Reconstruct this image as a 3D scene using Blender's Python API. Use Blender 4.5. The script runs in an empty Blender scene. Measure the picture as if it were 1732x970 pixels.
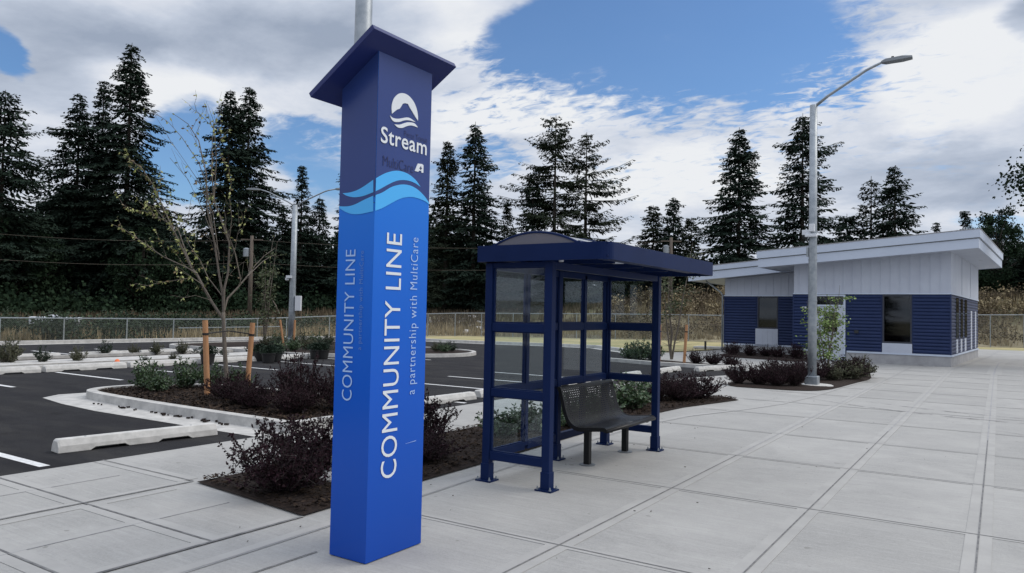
import bpy, math, random
import numpy as np
from math import sin, cos, pi, radians as R
random.seed(7)
sc = bpy.context.scene
COL = sc.collection

# ------------------------------------------------------------------ camera model (1732 x 970 reference pixels)
F, CX, CY, H = 1260., 866., 485., 1.6
ROLL, PITCH, YAW = 0.020, math.atan(45/1260.), math.atan((1690-866)/1260.)
def _axes():
    cp, sp = cos(PITCH), sin(PITCH)
    f = np.array([0, cp, sp]); r = np.array([1., 0, 0]); u = np.array([0, -sp, cp])
    c, s = cos(YAW), sin(YAW); M = np.array([[c, -s, 0], [s, c, 0], [0, 0, 1]])
    f, r, u = M@f, M@r, M@u
    c, s = cos(ROLL), sin(ROLL)
    return f, c*r+s*u, -s*r+c*u
CF, CR, CU = _axes()
EYE = np.array([0, 0, H])
def ray(px, py): return CF + CR*(px-CX)/F - CU*(py-CY)/F
def ndir(px, py):
    d = ray(px, py); return d/np.linalg.norm(d)
def at(px, py, z=0.):
    d = ray(px, py); p = EYE + d*((z-H)/d[2]); return float(p[0]), float(p[1])
def hit(px, py, P, N):
    d = ray(px, py); N = np.array(N, float); t = ((np.array(P, float)-EYE)@N)/(d@N); return EYE+d*t
def far(px, py, D):
    d = ray(px, py); d = d/math.hypot(d[0], d[1]); return EYE+d*D
cam = bpy.data.cameras.new('camera'); cam.sensor_fit = 'HORIZONTAL'; cam.sensor_width = 36; cam.lens = F/1732*36
cam.clip_start = .05; cam.clip_end = 5000
co = bpy.data.objects.new('camera', cam); COL.objects.link(co); sc.camera = co
import mathutils
co.matrix_world = mathutils.Matrix(((CR[0], CU[0], -CF[0], 0), (CR[1], CU[1], -CF[1], 0), (CR[2], CU[2], -CF[2], H), (0, 0, 0, 1)))
sc.view_settings.view_transform = 'Standard'; sc.view_settings.look = 'None'
sc.view_settings.exposure = 0.0; sc.view_settings.gamma = 1
sc.cycles.max_bounces = 8; sc.cycles.transparent_max_bounces = 24

# ------------------------------------------------------------------ node helpers
class NT:
    def __init__(s, nt): s.nt = nt; s.n = nt.nodes; s.l = nt.links
    def node(s, t, **kw):
        n = s.n.new(t)
        for k, v in kw.items(): setattr(n, k, v)
        return n
    def put(s, sock, v):
        if isinstance(v, bpy.types.NodeSocket): s.l.new(v, sock)
        elif v is not None:
            if isinstance(v, (tuple, list)) and len(v) == 3 and sock.type == 'RGBA': v = (*v, 1)
            sock.default_value = v
    def math(s, op, a, b=None, c=None, clamp=False):
        n = s.node('ShaderNodeMath', operation=op, use_clamp=clamp)
        for i, v in enumerate((a, b, c)):
            if v is not None: s.put(n.inputs[i], v)
        return n.outputs[0]
    def vmath(s, op, a, b=None):
        n = s.node('ShaderNodeVectorMath', operation=op)
        s.put(n.inputs[0], a)
        if b is not None: s.put(n.inputs[1], b)
        return n.outputs['Value'] if op in ('DOT_PRODUCT', 'LENGTH') else n.outputs[0]
    def noise(s, vec, scale, detail=4, rough=.55, dist=0, color=False):
        n = s.node('ShaderNodeTexNoise'); s.put(n.inputs['Vector'], vec)
        n.inputs['Scale'].default_value = scale; n.inputs['Detail'].default_value = detail
        n.inputs['Roughness'].default_value = rough; n.inputs['Distortion'].default_value = dist
        return n.outputs['Color' if color else 'Fac']
    def mapping(s, vec, scale=(1, 1, 1), loc=(0, 0, 0), rot=(0, 0, 0)):
        n = s.node('ShaderNodeMapping'); s.put(n.inputs[0], vec)
        n.inputs['Scale'].default_value = scale; n.inputs['Location'].default_value = loc; n.inputs['Rotation'].default_value = rot
        return n.outputs[0]
    def rng(s, v, a, b, c=0., d=1., smooth=False):
        n = s.node('ShaderNodeMapRange', interpolation_type='SMOOTHSTEP' if smooth else 'LINEAR')
        for i, x in enumerate((v, a, b, c, d)): s.put(n.inputs[i], x)
        return n.outputs[0]
    def mix(s, f, a, b, mode='MIX'):
        n = s.node('ShaderNodeMix', data_type='RGBA', blend_type=mode)
        s.put(n.inputs[0], f); s.put(n.inputs[6], a); s.put(n.inputs[7], b); return n.outputs[2]
def mat(name, col, rough=.7, metal=0, spec=.5, var=None, vscale=5, bump=0, bscale=60, stretch=(1, 1, 1), extra=None, coat=0):
    m = bpy.data.materials.new(name); m.use_nodes = True; t = NT(m.node_tree); b = t.n['Principled BSDF']
    tc = t.node('ShaderNodeTexCoord').outputs['Object']
    b.inputs['Roughness'].default_value = rough; b.inputs['Metallic'].default_value = metal
    b.inputs['Specular IOR Level'].default_value = spec; b.inputs['Coat Weight'].default_value = coat
    b.inputs['Coat Roughness'].default_value = .12
    c = (*col, 1)
    if var is not None:
        v = t.mapping(tc, stretch)
        n = t.rng(t.noise(v, vscale, 6, .6), .35, .65)
        c = t.mix(n, col, var)
    if extra: c = extra(t, tc, c, b)
    t.put(b.inputs['Base Color'], c)
    if bump:
        bn = t.node('ShaderNodeBump'); bn.inputs['Strength'].default_value = bump; bn.inputs['Distance'].default_value = .01
        t.put(bn.inputs['Height'], t.noise(t.mapping(tc, stretch), bscale, 4, .6)); t.put(b.inputs['Normal'], bn.outputs[0])
    return m

# ------------------------------------------------------------------ materials
def slab_tone(t, tc, c, amt=.5):
    sp_ = t.node('ShaderNodeSeparateXYZ'); t.put(sp_.inputs[0], tc)
    cx_ = t.math('FLOOR', t.math('DIVIDE', t.math('ADD', sp_.outputs[0], .13), 1.207)); cy_ = t.math('FLOOR', t.math('DIVIDE', t.math('SUBTRACT', sp_.outputs[1], .45), 2.05))
    cb_ = t.node('ShaderNodeCombineXYZ'); t.put(cb_.inputs[0], cx_); t.put(cb_.inputs[1], cy_); w_ = t.node('ShaderNodeTexWhiteNoise'); t.put(w_.inputs['Vector'], cb_.outputs[0])
    return t.mix(t.math('MULTIPLY', w_.outputs['Value'], amt), c, (.25, .247, .238))
def conc_extra(t, tc, c, b):
    c = slab_tone(t, tc, c)
    big = t.noise(tc, .7, 7, .7, .6); c = t.mix(t.math('MULTIPLY', t.rng(big, .42, .68), .5), c, (.215, .215, .21))
    st = t.noise(t.mapping(tc, (.9, 17, 1)), 2.2, 6, .7)      # broom and trowel streaks
    c = t.mix(t.math('MULTIPLY', t.rng(st, .44, .68), .34), c, (.2, .2, .198))
    lt = t.noise(t.mapping(tc, (.8, 6, 1), (3, 9, 0)), 3.1, 6, .75); c = t.mix(t.math('MULTIPLY', t.rng(lt, .52, .72), .4), c, (.43, .43, .42))
    fine = t.noise(tc, 60, 4, .75); c = t.mix(t.math('MULTIPLY', t.rng(fine, .3, .7), .3), c, (.46, .455, .44))
    sp = t.noise(tc, 7.5, 2, .5); c = t.mix(t.math('MULTIPLY', t.rng(sp, .72, .76), .45), c, (.13, .125, .115))
    cw = t.noise(tc, 1.6, 9, .75, 1.5); cr_ = t.math('SUBTRACT', 1, t.rng(t.math('ABSOLUTE', t.math('SUBTRACT', cw, .5)), 0, .010)); return t.mix(t.math('MULTIPLY', t.math('MULTIPLY', cr_, t.rng(big, .5, .6)), .28), c, (.12, .12, .12))
M = {}
M['concrete'] = mat('concrete', (.362, .357, .343), .85, var=(.305, .301, .292), vscale=1.7, bump=.35, bscale=110, extra=conc_extra, spec=.3)
M['concrete_band'] = mat('concrete_band', (.355, .350, .338), .85, var=(.31, .306, .297), vscale=3, bump=.12, bscale=80, spec=.3)
M['concrete_cast'] = mat('concrete_cast', (.56, .55, .53), .85, var=(.42, .415, .40), vscale=7, bump=.5, bscale=90, spec=.3)
M['kerb'] = mat('kerb', (.50, .49, .47), .85, var=(.35, .345, .335), vscale=5, bump=.4, bscale=70, spec=.3)
M['joint'] = mat('joint', (.10, .10, .103), .95, var=(.2, .2, .2), vscale=12)
M['joint_soft'] = mat('joint_soft', (.24, .243, .25), .95, var=(.33, .33, .335), vscale=6)
def asp_extra(t, tc, c, b):
    f = t.noise(tc, 160, 2, .7); c = t.mix(t.math('MULTIPLY', t.rng(f, .55, .75), .6), c, (.10, .10, .10)); o_ = t.noise(tc, 1.7, 3, .5); c = t.mix(t.math('MULTIPLY', t.rng(o_, .66, .74), .6), c, (.012, .012, .013)); d_ = t.noise(t.mapping(tc, (1, 3, 1)), .5, 6, .7); c = t.mix(t.math('MULTIPLY', t.rng(d_, .46, .68), .6), c, (.058, .056, .053))
    g = t.noise(t.mapping(tc, (.6, 2.5, 1)), .9, 5, .6); return t.mix(t.math('MULTIPLY', t.rng(g, .42, .66), .5), c, (.017, .017, .02))
M['asphalt'] = mat('asphalt', (.030, .030, .033), .9, var=(.023, .023, .026), vscale=3, bump=.9, bscale=200, extra=asp_extra, spec=.08)
M['line'] = mat('line', (.68, .69, .7), .7, var=(.5, .5, .5), vscale=22, bump=.3, bscale=150)
M['mulch'] = mat('mulch', (.034, .023, .018), .95, var=(.014, .010, .009), vscale=38, bump=1, bscale=70, spec=.2)
M['chip'] = mat('chip', (.032, .022, .016), .95, spec=.1); M['chip2'] = mat('chip2', (.055, .038, .027), .95, spec=.1); M['chip3'] = mat('chip3', (.02, .014, .012), .95, spec=.2)
def grass_extra(t, tc, c, b):
    n = t.noise(tc, .09, 5, .6); c = t.mix(t.math('MULTIPLY', t.rng(n, .45, .62), .75), c, (.07, .075, .035))
    n = t.noise(tc, .35, 6, .7); return t.mix(t.math('MULTIPLY', t.rng(n, .6, .7), .35), c, (.33, .32, .3))
M['ground'] = mat('ground', (.27, .23, .15), .95, var=(.16, .14, .085), vscale=.8, bump=1, bscale=6, extra=grass_extra, spec=.2)
M['lawn'] = mat('lawn', (.42, .35, .19), .95, var=(.25, .245, .125), vscale=.45, bump=1, bscale=40, spec=.2)
M['navy'] = mat('navy', (.007, .018, .072), .42, var=(.0055, .015, .062), vscale=3, spec=.10)
M['black'] = mat('black', (.008, .008, .009), .4, spec=.3)
M['galv'] = mat('galv', (.34, .37, .40), .45, metal=.55, var=(.24, .27, .30), vscale=9, bump=.1, bscale=60)
M['lamp'] = mat('lamp', (.17, .185, .2), .5, metal=.3)
M['white'] = mat('white', (.62, .64, .68), .5)
M['soft_white'] = mat('soft_white', (.50, .54, .62), .6, var=(.455, .49, .575), vscale=1.3, bump=.1, bscale=50)
M['fascia'] = mat('fascia', (.52, .58, .69), .55, var=(.48, .54, .65), vscale=1)
M['roof_edge'] = mat('roof_edge', (.30, .30, .31), .6, metal=.2)
M['siding'] = mat('siding', (.016, .031, .098), .5, var=(.013, .027, .086), vscale=2, spec=.3)
M['plinth'] = mat('plinth', (.37, .37, .38), .85, var=(.29, .29, .3), vscale=2.5, bump=.3, bscale=60)
M['dark'] = mat('dark', (.02, .022, .026), .6)
M['room'] = mat('room', (.09, .09, .095), .8)
M['frame'] = mat('frame', (.03, .035, .05), .4)
M['stake'] = mat('stake', (.47, .245, .12), .85, var=(.36, .18, .085), vscale=20, stretch=(6, 6, .6), bump=.3, bscale=60)
M['pole_wood'] = mat('pole_wood', (.13, .105, .085), .9, var=(.08, .065, .055), vscale=6, stretch=(4, 4, .3))
M['bark'] = mat('bark', (.17, .145, .12), .9, var=(.10, .085, .07), vscale=25, stretch=(2, 2, .5), bump=.5)
M['bark_dark'] = mat('bark_dark', (.055, .045, .04), .95, var=(.03, .026, .022), vscale=4, stretch=(3, 3, .4))
M['strap'] = mat('strap', (.01, .01, .01), .7)
def foliage(name, a, b_, rough=.6, vs=.5, trans=0.0, spec=.3):
    def ex(t, tc, c, b):
        g = t.node('ShaderNodeNewGeometry').outputs['Random Per Island']
        c = t.mix(g, a, b_); n = t.noise(tc, vs, 3); return t.mix(t.math('MULTIPLY', t.rng(n, .4, .65), .6), c, tuple(v*.55 for v in a))
    m = mat(name, a, rough, extra=ex, spec=spec)
    return m
M['needle'] = foliage('needle', (.017, .028, .022), (.036, .054, .040), .95, .35, spec=.03)
M['needle_warm'] = foliage('needle_warm', (.021, .030, .020), (.046, .056, .036), .95, .35, spec=.03)
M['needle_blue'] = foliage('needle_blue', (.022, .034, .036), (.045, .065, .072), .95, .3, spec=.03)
M['broad'] = foliage('broad', (.014, .026, .016), (.030, .050, .028), .95, .5, spec=.03)
M['broad_olive'] = foliage('broad_olive', (.04, .055, .025), (.085, .10, .045), .65, .5)
M['barberry'] = foliage('barberry', (.016, .009, .012), (.045, .02, .027), .7, 9, spec=.12)
M['laurel'] = foliage('laurel', (.028, .06, .026), (.085, .14, .055), .42, 7, spec=.5)
M['laurel_dark'] = foliage('laurel_dark', (.015, .03, .02), (.04, .062, .04), .6, 7, spec=.15)
M['olive_shrub'] = foliage('olive_shrub', (.05, .06, .035), (.12, .12, .07), .6, 5)
M['young_leaf'] = foliage('young_leaf', (.22, .26, .07), (.42, .42, .17), .5, 5)
M['young_leaf_brown'] = foliage('young_leaf_brown', (.16, .11, .06), (.26, .2, .11), .6, 5)
M['maple_leaf'] = foliage('maple_leaf', (.12, .20, .045), (.24, .32, .10), .5, 5)
M['dry'] = foliage('dry', (.24, .195, .12), (.42, .35, .22), .95, .5, spec=.05)
M['dry_brown'] = foliage('dry_brown', (.075, .062, .043), (.19, .15, .105), .95, .35, spec=.05)
M['broom'] = foliage('broom', (.018, .032, .018), (.045, .07, .034), .8, .5)
M['orange'] = mat('orange', (.75, .16, .04), .6)
def glass_mat(name, tint, base=.05):
    m = bpy.data.materials.new(name); m.use_nodes = True; t = NT(m.node_tree); t.n.remove(t.n['Principled BSDF'])
    tr = t.node('ShaderNodeBsdfTransparent'); tr.inputs[0].default_value = (*tint, 1)
    gl = t.node('ShaderNodeBsdfGlossy'); gl.inputs['Roughness'].default_value = .03; gl.inputs[0].default_value = (.9, .95, 1, 1)
    fr = t.node('ShaderNodeLayerWeight'); fr.inputs[0].default_value = .5
    mx = t.node('ShaderNodeMixShader'); t.put(mx.inputs[0], t.math('ADD', t.math('MULTIPLY', t.math('POWER', fr.outputs[1], 5.0), .6), base))
    t.l.new(tr.outputs[0], mx.inputs[1]); t.l.new(gl.outputs[0], mx.inputs[2]); t.l.new(mx.outputs[0], t.n['Material Output'].inputs[0])
    return m
M['glass'] = glass_mat('glass', (.93, .955, .96), .025)
M['dark_glass'] = glass_mat('dark_glass', (.30, .33, .36), .05)
def poly_mat():
    m = bpy.data.materials.new('polycarbonate'); m.use_nodes = True; t = NT(m.node_tree); b = t.n['Principled BSDF']
    b.inputs['Base Color'].default_value = (.62, .64, .66, 1); b.inputs['Roughness'].default_value = .35
    tl = t.node('ShaderNodeBsdfTranslucent'); tl.inputs[0].default_value = (.55, .57, .6, 1)
    mx = t.node('ShaderNodeMixShader'); mx.inputs[0].default_value = .5
    t.l.new(b.outputs[0], mx.inputs[1]); t.l.new(tl.outputs[0], mx.inputs[2]); t.l.new(mx.outputs[0], t.n['Material Output'].inputs[0]); return m
M['poly'] = poly_mat()
M['smoked'] = mat('smoked', (.10, .105, .135), .3, var=(.13, .12, .14), vscale=1.5)
def holes_mat(name, col, rough, cell, fill, metal=0, diag=False, w=.08):
    """sheet pierced by a regular pattern laid out on its UVs (metres)"""
    m = bpy.data.materials.new(name); m.use_nodes = True; t = NT(m.node_tree); b = t.n['Principled BSDF']
    b.inputs['Base Color'].default_value = (*col, 1); b.inputs['Roughness'].default_value = rough; b.inputs['Metallic'].default_value = metal; b.inputs['Specular IOR Level'].default_value = .2
    uv = t.node('ShaderNodeUVMap').outputs[0]; sp = t.node('ShaderNodeSeparateXYZ'); t.l.new(uv, sp.inputs[0])
    u, v = sp.outputs[0], sp.outputs[1]
    if diag:
        a = t.math('FRACT', t.math('DIVIDE', t.math('ADD', u, v), cell)); c = t.math('FRACT', t.math('DIVIDE', t.math('SUBTRACT', u, v), cell))
        solid = t.math('MAXIMUM', t.math('LESS_THAN', a, w), t.math('LESS_THAN', c, w))
    else:
        vi = t.math('DIVIDE', v, cell*.6); row = t.math('FLOOR', vi); off = t.math('MULTIPLY', t.math('MODULO', row, 2.0), .5)
        fu = t.math('SUBTRACT', t.math('FRACT', t.math('ADD', t.math('DIVIDE', u, cell), off)), .5)
        fv = t.math('MULTIPLY', t.math('SUBTRACT', t.math('FRACT', vi), .5), .6)
        r = t.math('SQRT', t.math('ADD', t.math('MULTIPLY', fu, fu), t.math('MULTIPLY', t.math('MULTIPLY', fv, fv), 2.2)))
        solid = t.math('GREATER_THAN', r, fill)
    tr = t.node('ShaderNodeBsdfTransparent'); mx = t.node('ShaderNodeMixShader'); t.l.new(solid, mx.inputs[0])
    t.l.new(tr.outputs[0], mx.inputs[1]); t.l.new(b.outputs[0], mx.inputs[2]); t.l.new(mx.outputs[0], t.n['Material Output'].inputs[0]); return m
M['perforated'] = holes_mat('perforated', (.006, .006, .007), .42, .040, .165)
M['chainlink'] = holes_mat('chainlink', (.24, .26, .27), .5, .075, 0, .3, True, .055)
M['pylon_blue'] = None
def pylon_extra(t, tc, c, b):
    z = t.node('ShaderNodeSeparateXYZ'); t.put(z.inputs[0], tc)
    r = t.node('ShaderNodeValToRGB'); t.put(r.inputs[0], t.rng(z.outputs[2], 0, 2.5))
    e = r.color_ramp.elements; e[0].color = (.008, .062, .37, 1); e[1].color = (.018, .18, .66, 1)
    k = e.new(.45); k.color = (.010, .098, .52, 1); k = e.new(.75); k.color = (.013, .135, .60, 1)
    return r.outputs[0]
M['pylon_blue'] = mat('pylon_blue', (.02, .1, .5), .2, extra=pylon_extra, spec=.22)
M['indigo'] = mat('indigo', (.026, .052, .20), .3, var=(.023, .046, .185), vscale=2, spec=.35, coat=.05)
M['cap'] = mat('cap', (.014, .024, .12), .4, spec=.3)
M['aqua'] = mat('aqua', (.075, .42, .86), .3, spec=.3)
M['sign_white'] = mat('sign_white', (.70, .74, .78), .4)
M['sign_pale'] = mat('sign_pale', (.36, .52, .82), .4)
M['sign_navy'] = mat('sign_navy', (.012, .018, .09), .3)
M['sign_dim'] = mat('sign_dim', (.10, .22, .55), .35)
M['pot'] = mat('pot', (.012, .012, .013), .6)

# ------------------------------------------------------------------ mesh builder
class MB:
    def __init__(s): s.v = []; s.f = []; s.m = []; s.uv = {}; s.starts = []
    def add(s, vs, fs, mi=0):
        o = len(s.v); s.starts.append((o, len(s.f))); s.v += [tuple(map(float, p)) for p in vs]
        for f in fs: s.f.append(tuple(o+i for i in f)); s.m.append(mi)
    def box(s, c, d, rz=0, mi=0, M3=None):
        x, y, z = d[0]/2, d[1]/2, d[2]/2; cc, ss = cos(rz), sin(rz); vs = []
        for a in ((-x, -y, -z), (x, -y, -z), (x, y, -z), (-x, y, -z), (-x, -y, z), (x, -y, z), (x, y, z), (-x, y, z)):
            if M3 is not None: p = M3@np.array(a); vs.append((c[0]+p[0], c[1]+p[1], c[2]+p[2]))
            else: vs.append((c[0]+a[0]*cc-a[1]*ss, c[1]+a[0]*ss+a[1]*cc, c[2]+a[2]))
        s.add(vs, [(3, 2, 1, 0), (4, 5, 6, 7), (0, 1, 5, 4), (1, 2, 6, 5), (2, 3, 7, 6), (3, 0, 4, 7)], mi); return s
    def bb(s, x0, x1, y0, y1, z0, z1, mi=0): return s.box(((x0+x1)/2, (y0+y1)/2, (z0+z1)/2), (x1-x0, y1-y0, z1-z0), 0, mi)
    def prism(s, poly, z0, z1, mi=0):
        n = len(poly); a = sum(poly[i][0]*poly[(i+1) % n][1]-poly[(i+1) % n][0]*poly[i][1] for i in range(n))
        if a < 0: poly = poly[::-1]
        vs = [(x, y, z0) for x, y in poly]+[(x, y, z1) for x, y in poly]
        s.add(vs, [tuple(range(n))[::-1], tuple(range(n, 2*n))]+[(i, (i+1) % n, n+(i+1) % n, n+i) for i in range(n)], mi); return s
    def flat(s, poly, z, mi=0):
        n = len(poly); a = sum(poly[i][0]*poly[(i+1) % n][1]-poly[(i+1) % n][0]*poly[i][1] for i in range(n))
        if a < 0: poly = poly[::-1]
        s.add([(x, y, z) for x, y in poly], [tuple(range(n))], mi); return s
    def tube(s, pts, rad, n=8, mi=0, cap=True):
        pts = [np.array(p, float) for p in pts]
        if not hasattr(rad, '__len__'): rad = [rad]*len(pts)
        rings = []
        for i, p in enumerate(pts):
            d = pts[min(i+1, len(pts)-1)]-pts[max(i-1, 0)]; d = d/(np.linalg.norm(d)+1e-9)
            a = np.array([0, 0, 1.]) if abs(d[2]) < .9 else np.array([1., 0, 0])
            u = np.cross(a, d); u /= np.linalg.norm(u); w = np.cross(d, u)
            rings.append([p+(u*cos(2*pi*k/n)+w*sin(2*pi*k/n))*rad[i] for k in range(n)])
        vs = [q for r in rings for q in r]; fs = []
        for i in range(len(pts)-1):
            for k in range(n): fs.append((i*n+k, i*n+(k+1) % n, (i+1)*n+(k+1) % n, (i+1)*n+k))
        if cap: fs += [tuple(range(n))[::-1], tuple(range((len(pts)-1)*n, len(pts)*n))]
        s.add(vs, fs, mi); return s
    def lathe(s, prof, c=(0, 0, 0), n=16, mi=0):
        s.tube([(c[0], c[1], c[2]+z) for r, z in prof], [max(r, .0005) for r, z in prof], n, mi); return s
    def each(s, name, m, parent=None, smooth=False, bevel=0):
        """every primitive of this builder becomes an object of its own"""
        out = []
        st = s.starts+[(len(s.v), len(s.f))]
        for (v0, f0), (v1, f1) in zip(st, st[1:]):
            q = MB(); q.v = s.v[v0:v1]; q.f = [tuple(i-v0 for i in f) for f in s.f[f0:f1]]; q.m = s.m[f0:f1]
            out.append(q.build(name, m, parent, smooth, bevel))
        return out
    def build(s, name, m, parent=None, smooth=False, bevel=0, uv=None):
        me = bpy.data.meshes.new(name); me.from_pydata(s.v, [], s.f)
        ms = m if isinstance(m, (list, tuple)) else [m]
        for x in ms: me.materials.append(M[x] if isinstance(x, str) else x)
        if len(ms) > 1: me.polygons.foreach_set('material_index', s.m)
        if smooth: me.polygons.foreach_set('use_smooth', [True]*len(me.polygons))
        if uv:
            L = me.uv_layers.new(name='UVMap')
            for lo in me.loops: L.data[lo.index].uv = uv[lo.vertex_index]
        me.update()
        o = bpy.data.objects.new(name, me); COL.objects.link(o)
        if parent is not None: o.parent = parent
        if bevel:
            b = o.modifiers.new('bevel', 'BEVEL'); b.width = bevel; b.segments = 2; b.limit_method = 'ANGLE'
        return o
def tag(o, label=None, cat=None, group=None, kind=None):
    if label: o['label'] = label
    if cat: o['category'] = cat
    if group: o['group'] = group
    if kind: o['kind'] = kind
    return o
def thing(name, label, cat, loc=(0, 0, 0), rz=0, group=None):
    o = bpy.data.objects.new(name, None); COL.objects.link(o); o.location = loc; o.rotation_euler = (0, 0, rz)
    o.empty_display_size = .2; return tag(o, label, cat, group)
def dup(o, parent=None):
    c = o.copy(); COL.objects.link(c)
    if parent is not None: c.parent = parent
    for ch in [x for x in o.children]: dup(ch, c)
    return c
def place(o, loc, rz=0, s=1., label=None, group=None):
    o.location = loc; o.rotation_euler = (0, 0, rz); o.scale = (s, s, s) if not hasattr(s, '__len__') else s
    if label: o['label'] = label
    if group: o['group'] = group
    return o
def inpoly(x, y, P):
    c = False; n = len(P)
    for i in range(n):
        x1, y1 = P[i]; x2, y2 = P[(i+1) % n]
        if (y1 > y) != (y2 > y) and x < (x2-x1)*(y-y1)/(y2-y1)+x1: c = not c
    return c
def smooth_poly(P, k=2):
    for _ in range(k):
        Q = []
        for i in range(len(P)):
            a, b = np.array(P[i]), np.array(P[(i+1) % len(P)]); Q += [tuple(.75*a+.25*b), tuple(.25*a+.75*b)]
        P = Q
    return P
def struct(o): return tag(o, kind='structure')

# ------------------------------------------------------------------ terrain
def bearing_px(x, y):     # reference column in which a ground point lies; used only to vary the bank along the fence
    d = np.array([x, y, 0.])-EYE*0; w = d@CF
    return CX+F*(d@CR)/w if w > .05*math.hypot(x, y) else None
def lerp(x, T):
    if x <= T[0][0]: return T[0][1]
    for (a, b), (c, d) in zip(T, T[1:]):
        if x <= c: return b+(d-b)*(x-a)/(c-a)
    return T[-1][1]
RF = [(-600, 36), (0, 37), (350, 42), (566, 47), (780, 52), (1200, 51.5), (1732, 61), (2600, 70)]
HB = [(-600, .4), (0, .5), (330, .75), (566, 1.3), (900, 1.7), (1100, 2.7), (1250, 3.0), (1732, 3.6), (2400, 3)]
WB = [(0, 30), (900, 22), (1080, 9), (1732, 9)]
def gz(x, y):
    px = bearing_px(x, y)
    if px is None: return -.06
    r = math.hypot(x, y); t = (r-lerp(px, RF)-.3)/lerp(px, WB); t = max(0, min(1, t)); t = t*t*(3-2*t)
    return -.06+t*(lerp(px, HB)+.06)
def build_ground():
    m = MB(); A = [i*2.0 for i in range(180)]; RR = [0.01, 6, 14, 24, 30, 34, 37, 39, 41, 43, 45, 47, 49, 51, 53, 55, 57, 59, 61, 63, 65, 68, 72, 76, 82, 90, 110, 150, 250, 500, 1500]
    idx = 0
    for r in RR:
        for a in A:
            x, y = r*cos(R(a)), r*sin(R(a)); n = .12*sin(x*.9+1)*sin(y*1.1) if r > 44 else 0
            m.v.append((x, y, gz(x, y)+n*(gz(x, y) > .05)))
    N = len(A)
    for i in range(len(RR)-1):
        for k in range(N): m.f.append((i*N+k, (i+1)*N+k, (i+1)*N+(k+1) % N, i*N+(k+1) % N)); m.m.append(0)
    struct(m.build('ground', 'ground', smooth=True))
build_ground()
# lawn strip between the far kerb and the fence
LAWN = [(-36, -30), (-31.9, -30), (-31.9, 17.5), (-31.2, 28), (-26, 31.2), (-21.9, 31.5), (-16.7, 32.7), (-12.5, 33.5), (-10, 50), (30, 54), (30, 74), (2, 60.5), (-15, 47.9), (-19.4, 47.4), (-30.5, 40.5), (-33, 30), (-33.4, 20), (-34.6, 14), (-36, 0)]
struct(MB().flat(LAWN, -.03).build('lawn', 'lawn'))
ASPH = [(-31.9, -30), (-31.9, 17.5), (-31.2, 28), (-26, 31.2), (-21.9, 31.4), (-16.7, 32.6), (-13, 29.5), (-11.6, 27.2), (-11.2, 24), (-6.6, 23), (-5.9, 22), (-7.0, 18), (-7.7, 14.5), (-7.72, -30)]
struct(MB().flat(ASPH, 0).build('asphalt_lot', 'asphalt'))
PLAZA = [(-7.70, -30), (-7.70, 14.5), (-7.0, 18), (-5.9, 21.9), (-6.6, 22.9), (-11.2, 23.9), (-11.6, 27.2), (-12.6, 29), (-11.6, 34), (-10, 52), (1.3, 52.6), (14, 53), (40, 53), (40, -30)]
BED1 = [(-6.08, 4.15), (-4.47, 3.97), (-4.50, 4.5), (-4.55, 6.5), (-4.65, 9), (-4.72, 11), (-4.62, 12.6), (-4.2, 14.5), (-4.55, 14.75), (-5.3, 14.3), (-6.0, 13.2), (-6.08, 12)]
struct(MB().flat(PLAZA, .006).build('plaza_pavement', 'concrete'))

def strip(m, pts, w, z):
    for i in range(len(pts)-1):
        a, b = np.array(pts[i]), np.array(pts[i+1]); d = b-a; d = d/np.linalg.norm(d); n = np.array([-d[1], d[0]])*w/2
        m.flat([tuple(a-n), tuple(b-n), tuple(b+n), tuple(a+n)], z)
    return m
# trowelled borders round each slab (laid as butted pieces so that none overlap)
xl = [-2.54, -1.335, -.13, 1.08, 2.29, 3.5, 4.7]
yl = [-1.6, .45, 2.50, 4.545, 6.66, 8.70, 10.71, 12.8, 14.85, 16.9, 18.95, 21.0, 23.05, 25.1, 27.2]
bd = MB(); jt = MB(); js = MB(); bw = .085
for x in xl:
    bd.bb(x-bw, x+bw, -2, 22 if x < -2 else 29, .0065, .0100)
    y0 = -2
    (jt if x > -2.4 else jt).flat([(x-.006, -2), (x+.006, -2), (x+.006, 12 if x > -2 else 8.7), (x-.006, 12 if x > -2 else 8.7)], .0135)
    js.flat([(x-.008, 12 if x > -2 else 8.7), (x+.008, 12 if x > -2 else 8.7), (x+.008, 29), (x-.008, 29)], .0135)
xs = [-4.2]+xl+[6]
for j, y in enumerate(yl):
    for a, b in zip(xs, xs[1:]):
        a2 = a+(bw if a in xl else 0); b2 = b-(bw if b in xl else 0)
        if a == -4.2 and y < 4: a2 = -4.1
        bd.bb(a2, b2, y-.045, y+.045, .0065, .0098)
    (jt if j % 2 == 1 or y > 8 else jt).flat([(-4.35 if y > 5 else -4.1, y-.006), (6, y-.006), (6, y+.006), (-4.35 if y > 5 else -4.1, y+.006)], .0125 if y < 15 else .0124)
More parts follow.
